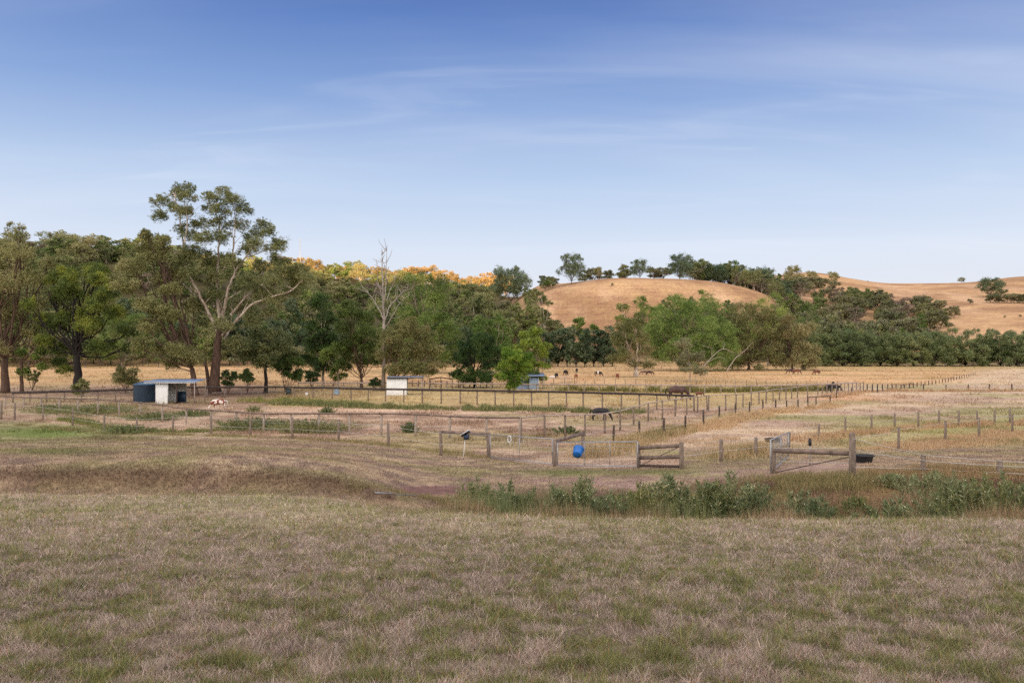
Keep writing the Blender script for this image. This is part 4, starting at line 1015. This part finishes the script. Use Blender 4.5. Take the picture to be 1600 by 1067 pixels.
# ------------------------------------------------------------------ things at the gates
def lathe(prof, n=24, sx=1, sy=1):
    prof = np.array(prof, float); th = np.arange(n)*2*math.pi/n
    V = np.concatenate([np.stack([r*np.cos(th)*sx, r*np.sin(th)*sy, np.full(n, z)], 1) for r, z in prof])
    k = np.arange(n); k2 = (k+1) % n
    q_ = np.concatenate([np.stack([i*n+k, i*n+k2, (i+1)*n+k2, (i+1)*n+k], 1) for i in range(len(prof)-1)])
    return V, q_
def rotv(V, rx=0, ry=0, rz=0):
    from mathutils import Euler
    m = np.array(Euler((rx, ry, rz)).to_matrix()); return V@m.T
M['blue'] = plain('blue_plastic', lin(18, 104, 186), .35, namt=.15, nscale=3)
M['navy'] = plain('navy_paint', lin(42, 62, 84), .5, namt=.15)
M['tank'] = plain('tank_plastic', lin(28, 50, 70), .5, namt=.2, nscale=1.2)
M['cream'] = plain('pale_tin', lin(226, 226, 220), .55, namt=.1, nscale=1.5)
M['roof'] = plain('roof_tin', lin(128, 146, 172), .4, metal=.2, namt=.2, nscale=1)
M['roof_grey'] = plain('grey_roof_tin', lin(112, 118, 128), .5, metal=.1, namt=.2, nscale=1)
M['bluegrey'] = plain('blue_grey_tin', lin(132, 150, 164), .5, namt=.15, nscale=1)
M['panel'] = plain('solar_cells', lin(24, 28, 44), .2, namt=.2)
M['white'] = plain('white_plastic', lin(228, 228, 222), .5, namt=.06)
M['dgreen'] = plain('dark_green_plastic', lin(38, 54, 48), .5, namt=.15)
# blue bucket, mouth tipped toward the right
b = P(903, 706, 29.6); root = empty('bucket', b, 'blue plastic feed bucket hanging tipped on the wire gate', 'bucket')
V, q_ = lathe([(.0, -.17), (.155, -.17), (.165, -.15), (.19, .14), (.205, .15), (.205, .17), (.185, .17), (.15, -.14), (0, -.14)])
mb = MB().add(rotv(V, R(-50), R(25), 0), q_); mb.build('pail', M['blue'], root, smooth=True)
mb = MB(); th = np.linspace(0, math.pi, 12); H_ = np.stack([.2*np.cos(th), 0*th, .17+.17*np.sin(th)], 1); mb.tube(rotv(H_, R(-50), R(25), 0), .006, 5); mb.build('handle', M['steel'], root)
# black tub
b = G(1350, 723); root = empty('feed_tub', b, 'large round black rubber tub on the ground right of the tall corner post', 'tub')
V, q_ = lathe([(0, .0), (.26, .0), (.28, .03), (.33, .26), (.36, .27), (.36, .30), (.325, .30), (.25, .05), (0, .05)], 30)
MB().add(V*1.0, q_).build('bowl', M['black'], root, smooth=True)
for s_ in (-1, 1):
    mb = MB(); mb.tube([(s_*.35, -.07, .27), (s_*.41, -.06, .25), (s_*.41, .06, .25), (s_*.35, .07, .27)], .012, 5); mb.build('handle', M['black'], root)
b = G(1208, 692); root = empty('trough', b, 'low dark round trough in the right paddock behind the open gate', 'trough')
V, q_ = lathe([(0, 0), (.42, 0), (.45, .03), (.5, .24), (.52, .26), (.47, .26), (.42, .08), (0, .08)], 28); MB().add(V, q_).build('basin', M['rail_dark'], root, smooth=True)
mb = MB(); V, q_ = lathe([(.505, .24), (.53, .25), (.53, .28), (.50, .285), (.475, .27)], 28); mb.add(V, q_); mb.build('rim', M['post_dark'], root, smooth=True)
# solar energiser
b = G(723.5, 717); top = P(727, 682, b.y)-b; root = empty('solar_energiser', b, 'small tilted solar panel on a thin white rod in front of the log brace', 'solar panel')
MB().tube([(0, 0, -.15), tuple(top)], .016, 7).build('pole', M['white'], root)
mb = MB(); mb.box(tuple(np.array(top)+[0.02, 0, .14]), (.46, .34, .025), ry=R(-32), rx=R(-24)); p_ = mb.build('panel_frame', M['white'], root)
mb = MB(); mb.box(tuple(np.array(top)+[0.02, -.012, .118]), (.42, .30, .02), ry=R(-32), rx=R(-24)); mb.build('solar_cells', M['panel'], p_)
mb = MB(); mb.box(tuple(np.array(top)+[.05, 0, -.02]), (.24, .16, .2)); mb.build('energiser_box', M['navy'], root)
# coil of tape hung on the gate, small white notice on the yard fence
b = P(796, 686, 33.8); root = empty('tape_coil', b, 'loose coil of white electric tape hanging on the wide wire gate', 'tape coil')
mb = MB()
for k in range(5):
    th = np.linspace(0, 2*math.pi, 18); mb.tube(np.stack([.07*np.cos(th)+.01*k-.02, .012*k+0*th, .14*np.sin(th)+.01*(k % 2)], 1), .008, 5)
mb.tube([(0.02, 0, -.12), (.03, 0, -.26), (.05, 0, -.34)], .007, 5); mb.build('coil', M['white'], root)
b = P(817, 690, 50.5); root = empty('notice', b, 'tiny white square notice fixed to the corner post of the dirt yard', 'sign')
mb = MB(); mb.box((0, 0, 0), (.17, .012, .13)); mb.build('plate', M['white'], root)
mb = MB()
for u in (-.06, .06): mb.tube([(u, -.009, .04), (u, -.004, .04)], .008, 6)
mb.build('screw', M['steel'], root)
b = G(1265.5, 727); root = empty('steel_picket', b, 'thin steel picket with a black cap behind the wide log-topped brace', 'picket')
hh = (727-690)/F*b.y; mb = MB(); mb.box((0, 0, hh/2-.1), (.035, .006, hh+.2)); mb.box((0, .012, hh/2-.1), (.006, .024, hh+.2)); mb.build('stake', M['steel'], root)
mb = MB(); mb.box((0, 0, hh-.03), (.09, .08, .22)); mb.box((0, 0, hh+.1), (.05, .05, .06)); mb.build('cap', M['black'], root)
b = G(586, 772); e = G(652, 776); root = empty('pipe', b, 'pale thin pipe lying on the grass beside the bare brown patch', 'pipe')
mb = MB(); d_ = np.array(e-b); mb.tube([(0, 0, .03), tuple(d_*.35+[0, .05, .03]), tuple(d_*.36+[0, .05, .032]), tuple(d_+[0, 0, .03])], [.022, .022, .012, .012], 8); mb.build('tube', M['steel'], root)
for lab, px, w_, h_, mt, nm in [('squat dark green bin beyond the long dark-railed fence', 451, .62, .8, 'dgreen', 'storage_bin'), ('blue-grey drum beyond the long dark-railed fence, right of the dark green bin', 526, .7, .75, 'bluegrey', 'storage_drum')]:
    b = G(px, 617); root = empty(nm, b, lab, 'bin')
    if nm == 'storage_bin':
        mb = MB(); mb.box((0, 0, h_/2), (w_, w_*.8, h_)); mb.box((0, 0, .06), (w_*.9, w_*.86, .1)); mb.build('tub', M[mt], root)
        mb = MB(); mb.box((0, 0, h_+.03), (w_*1.1, w_*.9, .06)); mb.box((0, -w_*.46, h_+.02), (.2, .05, .04)); mb.build('lid', M[mt], root)
    else:
        V, q_ = lathe([(0, 0), (.35, 0), (.37, .25), (.35, .26), (.37, .5), (.36, .74), (0, .75)]); MB().add(V, q_).build('barrel', M[mt], root, smooth=True)
        V, q_ = lathe([(.37, .72), (.39, .73), (.39, .78), (0, .79)]); MB().add(V, q_).build('lid', M['steel'], root)
b = G(479, 618); root = empty('bucket', b, 'tiny white bucket beyond the dark-railed fence, between the green bin and the blue-grey drum', 'bucket')
V, q_ = lathe([(0, 0), (.14, 0), (.18, .36), (.16, .36), (.13, .03), (0, .03)]); MB().add(V, q_).build('pail', M['white'], root, smooth=True)
mb = MB(); th = np.linspace(0, math.pi, 9); mb.tube(np.stack([.17*np.cos(th), 0*th, .34+.12*np.sin(th)], 1), .008, 4); mb.build('handle', M['steel'], root)

# ------------------------------------------------------------------ shelters and tank
def ribbed(mb, x0, x1, y, z0, z1, face='y', pitch=.19, d=.02, th=.03):
    """corrugated wall sheet as a real folded surface with thickness"""
    n = max(2, int(abs(x1-x0)/pitch)*4); u = np.linspace(x0, x1, n+1); o = d*((np.arange(n+1)//2) % 2)
    A = []
    for zz in (z0, z1):
        for t in (0, th):
            A.append(np.stack([u, y+o+t, np.full(n+1, zz)], 1) if face == 'y' else np.stack([y+o+t, u, np.full(n+1, zz)], 1))
    V = np.concatenate(A); m = n+1; k = np.arange(n)
    fr = np.stack([k, k+1, 2*m+k+1, 2*m+k], 1); bk = np.stack([m+k, 3*m+k, 3*m+k+1, m+k+1], 1); tp = np.stack([2*m+k, 2*m+k+1, 3*m+k+1, 3*m+k], 1)
    mb.add(V, np.concatenate([fr, bk, tp]))
def roof_sheet(mb, x0, x1, y0, y1, z0, z1):
    n = int((x1-x0)/.19)*2; u = np.linspace(x0, x1, n+1); o = .022*(np.arange(n+1) % 2)
    A = [np.stack([u, np.full(n+1, yy), zz+o+t], 1) for yy, zz in ((y0, z0), (y1, z1)) for t in (0, .03)]
    V = np.concatenate(A); m = n+1; k = np.arange(n)
    mb.add(V, np.concatenate([np.stack([k, 2*m+k, 2*m+k+1, k+1], 1), np.stack([m+k, m+k+1, 3*m+k+1, 3*m+k], 1), np.stack([k, k+1, m+k+1, m+k], 1), np.stack([2*m+k, 3*m+k, 3*m+k+1, 2*m+k+1], 1)]))
    for q0 in (0, n): mb.add(V[[q0, m+q0, 3*m+q0, 2*m+q0]], [[0, 1, 2, 3]])
def shelter(label, px, py, W_, Dp, h0, h1, over, postx, wallmat, rz, bay=None, roofmat='roof', yover=.28):
    b = G(px, py); root = empty('horse_shelter', b, label, 'shelter', rz=rz)
    mb = MB(); ribbed(mb, 0, W_, 0, -.05, h0); mb.build('front_wall', M[wallmat], root)
    mb = MB(); ribbed(mb, .04, Dp, 0, -.05, h0, 'x'); mb.build('side_wall', M[wallmat], root)
    mb = MB(); ribbed(mb, 0, W_+(bay or 0), Dp, -.05, h1-.03); mb.build('back_wall', M[wallmat], root)
    if bay:
        mb = MB(); mb.box((W_+bay*.5, Dp-.09, .62), (bay-.05, .05, 1.25)); mb.build('kickboard', M['navy'], root)
        mb = MB(); mb.box((W_+bay, .05, h0/2), (.12, .12, h0)); mb.build('corner_post', M['post_dark'], root)
    mb = MB(); mb.box((W_+.03, .06, h0/2-.02), (.07, .1, h0)); mb.build('corner_trim', M['white'], root)
    mb = MB(); roof_sheet(mb, -over[0], W_+over[1], -yover, Dp+.3, h0+.04-.0, h1+.04); mb.build('roof', M[roofmat], root)
    mb = MB(); mb.box(((W_+over[1]-over[0])/2, -yover+.06, h0-.03), (W_+over[0]+over[1]-.1, .05, .1)); mb.build('fascia', M['white' if bay else 'rail_dark'], root)
    for yy in (-yover+.1, Dp):
        mb = MB(); mb.box((W_+postx, yy, (h0-.07)/2-.1), (.09, .09, h0+.0)); mb.build('post', M['post_pale'], root)
    return root
shelter('white-walled shelter with a navy open bay and long flat roof beside the blue tank', 243, 631, 1.35, 2.6, 2.4, 2.62, (1.3, 3.35), 3.2, 'cream', R(-2), bay=1.05)
shelter('white corrugated shelter with an overhanging skillion roof behind the dark-railed fence', 604, 617.5, 2.65, 2.2, 2.3, 2.42, (.05, 2.2), 2.05, 'cream', R(3), yover=.2, roofmat='roof_grey')
r3 = shelter('blue-grey tin shelter half hidden beside the bright green bushy trees', 827, 608.5, 1.4, 2.6, 2.0, 2.35, (.3, 1.0), .85, 'bluegrey', R(2), yover=.3)
mb = MB(); ribbed(mb, -2.0, -.06, .5, -.05, 1.6); mb.build('annexe_wall', M['roof'], r3)
mb = MB(); roof_sheet(mb, -2.1, -.06, .35, 2.0, 1.62, 1.9); mb.build('annexe_roof', M['bluegrey'], r3)
b = G(220.5, 629); root = empty('water_tank', b+Vector((0, 1.5, 0)), 'round dark blue water tank standing left of the white-walled shelter', 'water tank')
prof = [(0, 0), (1.46, 0)]
for k in range(20): z_ = .06+k*.098; prof += [(1.5, z_), (1.475, z_+.05)]
prof += [(1.52, 2.02), (1.47, 2.06)]
V, q_ = lathe(prof, 48); MB().add(V, q_).build('barrel', M['tank'], root, smooth=False)
V, q_ = lathe([(1.5, 2.06), (1.42, 2.1), (.4, 2.36), (.34, 2.46), (0, 2.47)], 48); top_ = MB().add(V, q_).build('lid', plain('tank_top', lin(74, 106, 136), .45, namt=.15), root)
mb = MB()
for k in range(12): a = k*math.pi/6; mb.tube([(.42*math.cos(a), .42*math.sin(a), 2.375), (1.4*math.cos(a), 1.4*math.sin(a), 2.12)], .03, 5)
mb.build('rib', M['tank'], top_)
mb = MB(); mb.tube([(1.2, .3, 2.3), (1.7, .3, 2.5), (1.9, .3, 2.45)], .045, 7); mb.build('inlet_pipe', M['white'], root)
# mast on the ridge
b = atd(469, 632); hh = EYE+(HY-374)/F*632-b.z; root = empty('radio_mast', b, 'slim radio mast rising over the ridge skyline', 'mast')
mb = MB()
for a, c in ((-.35, -.2), (.35, -.2), (0, .4)): mb.tube([(a, c, -1), (a*.6, c*.6, hh)], .07, 5)
for k in range(16):
    z0, z1 = hh*k/16, hh*(k+1)/16; mb.tube([(-.3, -.17, z0), (.3, -.17, z1)], .04, 4); mb.tube([(.3, -.17, z0), (0, .34, z1)], .04, 4)
mb.build('lattice', M['steel'], root)
for z_, s_ in ((hh-.6, 1), (hh-5.2, -1)):
    mb = MB(); mb.tube([(0, 0, z_), (s_*.9, -.3, z_)], .07, 5); mb.box((s_*.75, -.3, z_), (.5, .3, .7)); mb.build('antenna', M['steel'], root)
# small timber yard rails by the weathered gum
brace_frame('dark timber crush rails in the pen right of the white shelter', [(671, 592, 608), (689, 589, 609), (707, 592, 608)], [(0, .95, 1, .97, .09, 'post_dark'), (1, .97, 2, .95, .09, 'post_dark'), (0, .5, 2, .5, .06, 'post_dark')], 24)
g_, A_, B_ = gate('dark steel yard gate at the head of the pen right of the blue-grey shelter', (876, 600), (893, 600), 1.3, (.5,), 5, z=.2, mesh_r=.015)

# ------------------------------------------------------------------ animals
def skinned(name, joints, edges, radii, mat, parent=None, sub=2, root_i=0):
    me = bpy.data.meshes.new(name+'_rig'); me.from_pydata(joints, edges, [])
    ob = bpy.data.objects.new(name+'_rig', me); COL.objects.link(ob)
    md = ob.modifiers.new('s', 'SKIN'); md.use_smooth_shade = True; sk = me.skin_vertices[0].data
    for i, r in enumerate(radii):
        sk[i].radius = r if isinstance(r, tuple) else (r, r); sk[i].use_root = (i == root_i)
    s2 = ob.modifiers.new('u', 'SUBSURF'); s2.levels = sub; s2.render_levels = sub
    dg = bpy.context.evaluated_depsgraph_get(); dg.update()
    nm = bpy.data.meshes.new_from_object(ob.evaluated_get(dg)); bpy.data.objects.remove(ob); nm.name = name
    nm.materials.clear(); nm.materials.append(mat)
    return nm
def beast(kind='horse', graze=True):
    J = []; E = []; Rr = []
    def add(p, r, par=None):
        J.append(p); Rr.append(r); i = len(J)-1
        if par is not None: E.append((par, i))
        return i
    cow = kind == 'cow'; bd = 1.3 if cow else 1.17
    rump = add((-.52, 0, .86), (.21*bd, .23*bd)); m1 = add((-.25, 0, .83), (.25*bd, .26*bd), rump); m2 = add((.08, 0, .82), (.26*bd, .27*bd), m1)
    ch = add((.36, 0, .86), (.22, .25*bd), m2); tail_r = add((-.68, 0, .88), .14, rump)
    if graze:
        n1 = add((.60, 0, .84 if not cow else .80), (.12, .17), ch); n2 = add((.80, 0, .60), (.09, .135), n1); n3 = add((.93, 0, .36), (.075, .10), n2)
        po = add((.99, 0, .27), (.08, .10), n3); mz = add((1.02, 0, .12), (.055, .07), po); ms = add((1.03, 0, .035), (.05, .05), mz)
        ear0 = (.93, .31)
    else:
        n1 = add((.60, 0, 1.02), (.12, .17), ch); n2 = add((.76, 0, 1.22), (.085, .12), n1); n3 = add((.86, 0, 1.36), (.075, .10), n2)
        po = add((.95, 0, 1.38), (.08, .10), n3); mz = add((1.08, 0, 1.26), (.06, .07), po); ms = add((1.15, 0, 1.19), (.05, .05), mz)
        ear0 = (.86, 1.46)
    for s in (-1, 1):
        e1 = add((ear0[0]-(.03 if graze else 0), s*.06, ear0[1]+(.05 if graze else .04)), .025, po); add((ear0[0]-.07+(.05 if not graze else 0), s*(.08 if not cow else .14), ear0[1]+(.11 if not cow else .04)), .012, e1)
        sx = .03*s
        a = add((.36+sx, s*.13, .62), .10, ch); b_ = add((.38+sx*2, s*.13, .38), .055, a); c = add((.37+sx*3, s*.13, .12), .034, b_); d = add((.39+sx*3, s*.13, .02), .045, c)
        a = add((-.54-sx, s*.14, .64), .135, rump); b_ = add((-.50-sx, s*.14, .48), .085, a); c = add((-.66-sx*2, s*.14, .33), .05, b_); e_ = add((-.63-sx*2, s*.14, .1), .034, c); d = add((-.60-sx*2, s*.14, .02), .045, e_)
    return J, E, Rr
def coat(name, cols, kind='plain'):
    if kind == 'plain': return plain(name, lin(*cols[0]), .6, nscale=2.5, namt=.3)
    m, nt, b = newmat(name); L = nt.links; tc = node(nt, 'ShaderNodeTexCoord'); cr = node(nt, 'ShaderNodeValToRGB'); cr.color_ramp.interpolation = 'CONSTANT'
    b.inputs['Roughness'].default_value = .65
    if kind == 'pinto':
        nz = node(nt, 'ShaderNodeTexNoise'); nz.inputs['Scale'].default_value = 2.6; nz.inputs['Detail'].default_value = 1; L.new(tc.outputs['Object'], nz.inputs['Vector']); src = nz.outputs['Fac']
        st = [(0, cols[1]), (.47, cols[0])]
    else:
        sp = node(nt, 'ShaderNodeSeparateXYZ'); L.new(tc.outputs['Object'], sp.inputs[0]); mp_ = node(nt, 'ShaderNodeMapRange'); mp_.inputs['From Min'].default_value = -1; mp_.inputs['From Max'].default_value = 1
        L.new(sp.outputs['X'], mp_.inputs[0]); src = mp_.outputs[0]; st = [(0, cols[0]), (.40, cols[1]), (.58, cols[0])]
    e = cr.color_ramp.elements; e[0].position = 0; e[0].color = (*lin(*st[0][1]), 1); e[1].position = st[1][0]; e[1].color = (*lin(*st[1][1]), 1)
    for p_, c_ in st[2:]: q_ = e.new(p_); q_.color = (*lin(*c_), 1)
    L.new(src, cr.inputs[0]); L.new(cr.outputs[0], b.inputs['Base Color']); return m
HM = {}
def animal(name, label, cat, px, py, hpx, heading, kind, mat, hair, group=None, graze=True):
    key = (kind, graze)
    if key not in HM: HM[key] = skinned('body', *[beast(kind, graze)[i] for i in (0, 1, 2)], None)
    b = G(px, py); s = hpx/F*b.y/1.1
    root = empty(name, b, label, cat, group, rz=heading); root.scale = (s, s, s)
    me = HM[key].copy(); me.materials.clear(); me.materials.append(mat); mkobj('body', me, root)
    mb = MB(); mb.tube([(-.72, 0, .93), (-.84, 0, .86), (-.90, 0, .6), (-.87, 0, .3 if kind == 'horse' else .4)], [.04, .05, .055 if kind == 'horse' else .02, .015 if kind == 'horse' else .05], 7); mb.build('tail', hair, root, smooth=True)
    if kind == 'horse':
        pts = [(.36, 1.06), (.58, .98), (.79, .74), (.92, .47), (.99, .36)] if graze else [(.42, 1.12), (.56, 1.24), (.70, 1.38), (.80, 1.5), (.88, 1.5)]
        mb = MB(); mb.tube([(x, .02, z) for x, z in pts], [.03, .055, .055, .045, .02], 6); mb.build('mane', hair, root, smooth=True)
    return root
C_ = {'pinto': coat('pinto_coat', [(232, 222, 212), (128, 66, 44)], 'pinto'), 'black': coat('black_coat', [(22, 18, 19)]), 'bay': coat('bay_coat', [(78, 52, 44)]), 'brown': coat('brown_coat', [(112, 64, 42)]),
      'rufous': coat('rufous_coat', [(138, 78, 48)]), 'belted': coat('belted_coat', [(34, 28, 28), (228, 222, 214)], 'belt'), 'grey': coat('grey_brown_coat', [(128, 100, 82)]), 'white': coat('white_coat', [(224, 216, 204)]), 'hair': coat('dark_hair', [(28, 22, 22)])}
animal('pony', 'white and chestnut pinto pony grazing in the left end of the dirt yard', 'pony', 342, 640, 16.5, R(188), 'horse', C_['pinto'], C_['white'])
animal('pony', 'black pony with its head down in the right end of the dirt yard', 'pony', 938, 657, 20, R(-14), 'horse', C_['black'], C_['hair'])
animal('horse', 'big dark bay horse behind the long dark rail, right of the centre', 'horse', 1058, 625.5, 22, R(-6), 'horse', C_['bay'], C_['hair'])
animal('foal', 'reddish-brown foal lying low beyond the dark rail right of the bay horse', 'foal', 1093, 621, 9, R(5), 'horse', C_['brown'], C_['hair'])
animal('horse', 'left one of two black horses in the crowded far corner yard', 'horse', 1296, 612, 11.5, R(30), 'horse', C_['black'], C_['hair'], graze=False)
animal('horse', 'right one of two black horses in the crowded far corner yard', 'horse', 1305, 613, 12, R(-30), 'horse', C_['black'], C_['hair'])
animal('horse', 'left of the two adjoining brown horses in front of the creek trees', 'horse', 1236, 584.5, 8.5, R(180), 'horse', C_['bay'], C_['hair'])
animal('horse', 'right of the two adjoining brown horses in front of the creek trees', 'horse', 1244, 585, 8.5, R(-10), 'horse', C_['brown'], C_['hair'])
animal('horse', 'brown horse grazing alone right of the creek trees below the willow row', 'horse', 1276, 586, 8.5, R(200), 'horse', C_['brown'], C_['hair'])
for lab, px, py, h, hd, cm in [('black cow nearest the blue-grey shelter', 869, 592, 9, 250, 'black'), ('black cow with a pale belly facing away, second from the left', 884, 587, 9, 60, 'black'),
        ('smallest and farthest black cow, top of the herd', 901, 582.5, 7, 260, 'black'), ('rufous brown cow below the farthest black cow', 900, 592, 8, 100, 'rufous'),
        ('black cow with a white belt grazing mid-paddock', 935, 588, 8, -20, 'belted'), ('brown cow left of the lone weathered gum', 965, 592, 8.5, 70, 'rufous'),
        ('grey-brown cow just right of the lone weathered gum', 1006, 586, 7.5, 185, 'grey'), ('dark brown cow grazing at the far right of the herd', 1015, 586.5, 7.5, -10, 'bay'),
        ('white cow at the left edge of the herd by the shelter roof', 863, 594, 7, 170, 'white')]:
    animal('cow', lab, 'cow', px, py, h, R(hd), 'cow', C_[cm], C_['hair'], group='cattle grazing in the far paddock')

# ------------------------------------------------------------------ weeds
def weed(label, px, D, toppx, wpx, pal, seed, flowers=True, group=None, name='weed_clump', base=None):
    rng = np.random.default_rng(seed); b = base or atd(px, D); D = b.y; h = max(.25, EYE+(HY-toppx)/F*D-b.z); w_ = 1.3*wpx/F*D
    root = empty(name, b, label, 'weeds', group); mb = MB(); Vs = []; Cs = []; P_ = np.array([lin(*q_) for q_ in pal]); ns = int(14+w_*52)
    FL = []
    for k in range(ns):
        x0, y0 = rng.normal(0, w_*.3), rng.normal(0, w_*.22); hh = h*rng.uniform(.35, 1.08)*(1-.3*min(1, abs(x0)/(w_*.5+.01)))
        lx, ly = x0*.5+rng.normal(0, .08), rng.normal(0, .1); pts = bez(np.array([x0, y0, -.05]), np.array([x0, y0, hh*.5]), np.array([x0+lx, y0+ly, hh]), 6)
        mb.tube(pts, np.linspace(.009, .003, 6), 4, caps=False)
        m = int(60*hh/.6)+6; t = rng.uniform(.05, 1, m)**.8; c = np.stack([np.interp(t, np.linspace(0, 1, 6), pts[:, a]) for a in range(3)], 1)
        out = rng.normal(0, 1, (m, 3)); out[:, 2] = .9+1.3*rng.random(m); out /= np.linalg.norm(out, axis=1)[:, None]
        ln = (.07+.10*(1-t*.6))*rng.uniform(.7, 1.4, m); sd_ = np.cross(out, rng.normal(0, 1, (m, 3))); sd_ /= np.linalg.norm(sd_, axis=1)[:, None]
        tip = c+out*ln[:, None]; mid = c+out*ln[:, None]*.55; wv = sd_*(.008+.009*rng.random(m))[:, None]
        Vs.append(np.stack([c, mid+wv, tip, mid-wv], 1).reshape(-1, 3)); Cs.append(np.repeat(P_[rng.integers(0, len(P_), m)]*rng.uniform(.7, 1.25, m)[:, None], 4, 0))
        if flowers and rng.random() < .6:
            p_ = pts[-1]; Vs.append(np.array([p_+[-.016, 0, 0], p_+[0, -.01, -.014], p_+[.016, 0, 0], p_+[0, .01, .016]])); Cs.append(np.tile(np.array(lin(222, 214, 184)), (4, 1)))
    V = np.concatenate(Vs); mkobj('leaves', npmesh('leaves', V, np.arange(len(V)).reshape(-1, 4), M['leaf'], cols=np.concatenate(Cs)), root)
    mb.build('stems', M['grass_stem'], root)
    if FL:
        pass
    return root
M['grass_stem'] = plain('weed_stem', lin(126, 128, 84), .8)
M['flower'] = plain('seed_heads', lin(212, 204, 172), .8)
WG = ((112, 126, 84), (134, 146, 102), (156, 162, 122), (122, 134, 86), (150, 146, 104)); WY = ((126, 132, 78), (150, 148, 90), (108, 122, 68))
for i, (px, D, top, w_, pal, lab) in enumerate([
    (745, 19, 748, 40, WG, 'grey-green weed clump at the left end of the ditch, above the bare brown patch edge'),
    (800, 19, 756, 38, WG, 'second weed clump from the left end of the ditch'),
    (872, 17.5, 768, 34, WG, 'low weed clump left of the tall clump below the blue bucket'),
    (908, 17.5, 750, 46, WG, 'tall weed clump in the ditch directly below the blue bucket'),
    (945, 16.5, 775, 44, WG, 'low spreading bluish weed clump between two taller ones in mid-ditch'),
    (985, 17, 764, 40, WY, 'yellowish weed clump flanking the tall one below the timber rails'),
    (1015, 17.5, 756, 44, WY+WG, 'tall yellow-green weed clump below the timber rails'),
    (1048, 18, 744, 40, WG, 'upright dark weed clump below the right post of the timber rails'),
    (1105, 17.5, 754, 38, WY+WG, 'weed clump with golden grass at its foot, left of the tallest clump'),
    (1150, 17.5, 738, 52, WG, 'tallest weed clump near the middle of the ditch, seedheads on top'),
    (1178, 17.2, 758, 40, WG, 'shoulder-high weed clump leaning on the right of the tallest clump'),
    (1250, 18.5, 765, 36, WG, 'rounded weed clump left below the wide log-topped brace'),
    (1277, 16.8, 780, 36, WG, 'dense bluish low weed clump at the lawn edge below the log-topped brace'),
    (1332, 18.5, 778, 34, WY, 'dark green low weed tuft on the bare red bank'),
    (1395, 16.5, 783, 56, WG, 'fan-shaped weed clump at the lawn edge in front of the red bank'),
    (1398, 22.0, 742, 26, WG, 'small weed clump high on the bank below the black tub'),
    (1450, 20.5, 738, 52, WG, 'broad dark weed clump high on the bank at the right'),
    (1500, 17.8, 750, 52, WG, 'leftmost of the three big weed clumps crowding the right edge'),
    (1545, 17.3, 748, 56, WG+WY, 'middle of the three big weed clumps crowding the right edge'),
    (1592, 17.5, 742, 58, WG, 'rightmost big weed clump cut by the right edge')]):
    weed(lab, px, D, top, w_, pal, 600+i)
for i, (px, py, top, w_, lab) in enumerate([(200, 677, 664, 38, 'green weed clump against the left taped fence'), (393, 672, 652, 60, 'broad weed patch behind the front rail fence, left of centre'), (488, 676, 653, 60, 'broad green weed patch behind the front rail fence, right of the other'),
    (438, 670, 656, 16, 'small upright weed between the two broad weed patches'), (640, 676, 660, 14, 'small green weed beside a front rail post'), (886, 678, 666, 20, 'light green weed tuft at the foot of the pale side fence'),
    (150, 646, 632, 80, 'wide low weeds behind the front rail fence near the tank'), (82, 644, 632, 50, 'low weeds behind the front rail fence at far left'), (240, 656, 645, 50, 'weeds behind the front rail fence below the shelter'), (396, 645, 634, 12, 'single tall weed in the dirt right of the pinto pony'), (511, 646, 636, 12, 'single small weed in mid dirt yard'), (300, 650, 641, 34, 'weeds behind the front rail fence below the pinto pony')]):
    b = G(px, py); weed(lab, px, b.y, top, w_, WG+WY, 640+i, flowers=False, base=b)
rng = np.random.default_rng(55); n = 30000
px = np.concatenate([rng.uniform(720, 1210, n//2), rng.uniform(1440, 1650, n//2)]); y = rng.uniform(15.6, 19.5, n); x = (px-CX)/F*y
dn = fbm(x*.9, y*.9, 56); k = dn > .47; x = x[k]; y = y[k]; dn = dn[k]; n = len(x)
pal = np.array([lin(*q_) for q_ in WG+WY])
blades('reeds', x, y, (.35+1.5*(dn-.45)*2)*rng.uniform(.5, 1.1, n), y*.0008*rng.uniform(.7, 1.3, n), pal[rng.integers(0, len(pal), n)]*rng.uniform(.75, 1.2, n)[:, None], .13, 57, 'grey-green reedy growth between the ditch weeds')
S = [strip([(432, 631), (560, 636), (700, 640), (850, 642), (1000, 646)], 17000, .9, .42, [(112, 120, 74), (134, 136, 86), (160, 150, 104), (96, 106, 66)], 25),
     strip([(385, 627), (470, 630), (560, 633)], 6000, .8, .45, [(150, 148, 84), (124, 132, 72), (170, 160, 100)], 26),
     strip([(880, 610), (1000, 612), (1060, 613), (1160, 612), (1290, 610)], 8000, 1.0, .7, [(128, 124, 72), (150, 140, 88), (110, 112, 64)], 27),
     strip([(100, 655), (214, 675), (330, 674)], 5000, .5, .25, [(110, 120, 66), (140, 136, 84)], 28)]
X, Y, H, C, W_ = [np.concatenate([s[k] for s in S]) for k in range(5)]
blades('weed_strip', X, Y, H*1.3, W_*1.5, C, .4, 29, 'green weeds and rank grass growing along the back yard fences')

scene.view_settings.view_transform = 'Standard'; scene.view_settings.look = 'None'; scene.view_settings.gamma = 1.0
scene.view_settings.exposure = 1.45
scene.cycles.use_denoising = False; scene.cycles.sampling_pattern = 'BLUE_NOISE'; scene.cycles.denoiser = 'OPENIMAGEDENOISE'; scene.cycles.denoising_prefilter = 'ACCURATE'; scene.cycles.denoising_input_passes = 'RGB_ALBEDO_NORMAL'
scene.cycles.max_bounces = 6; scene.cycles.transparent_max_bounces = 4
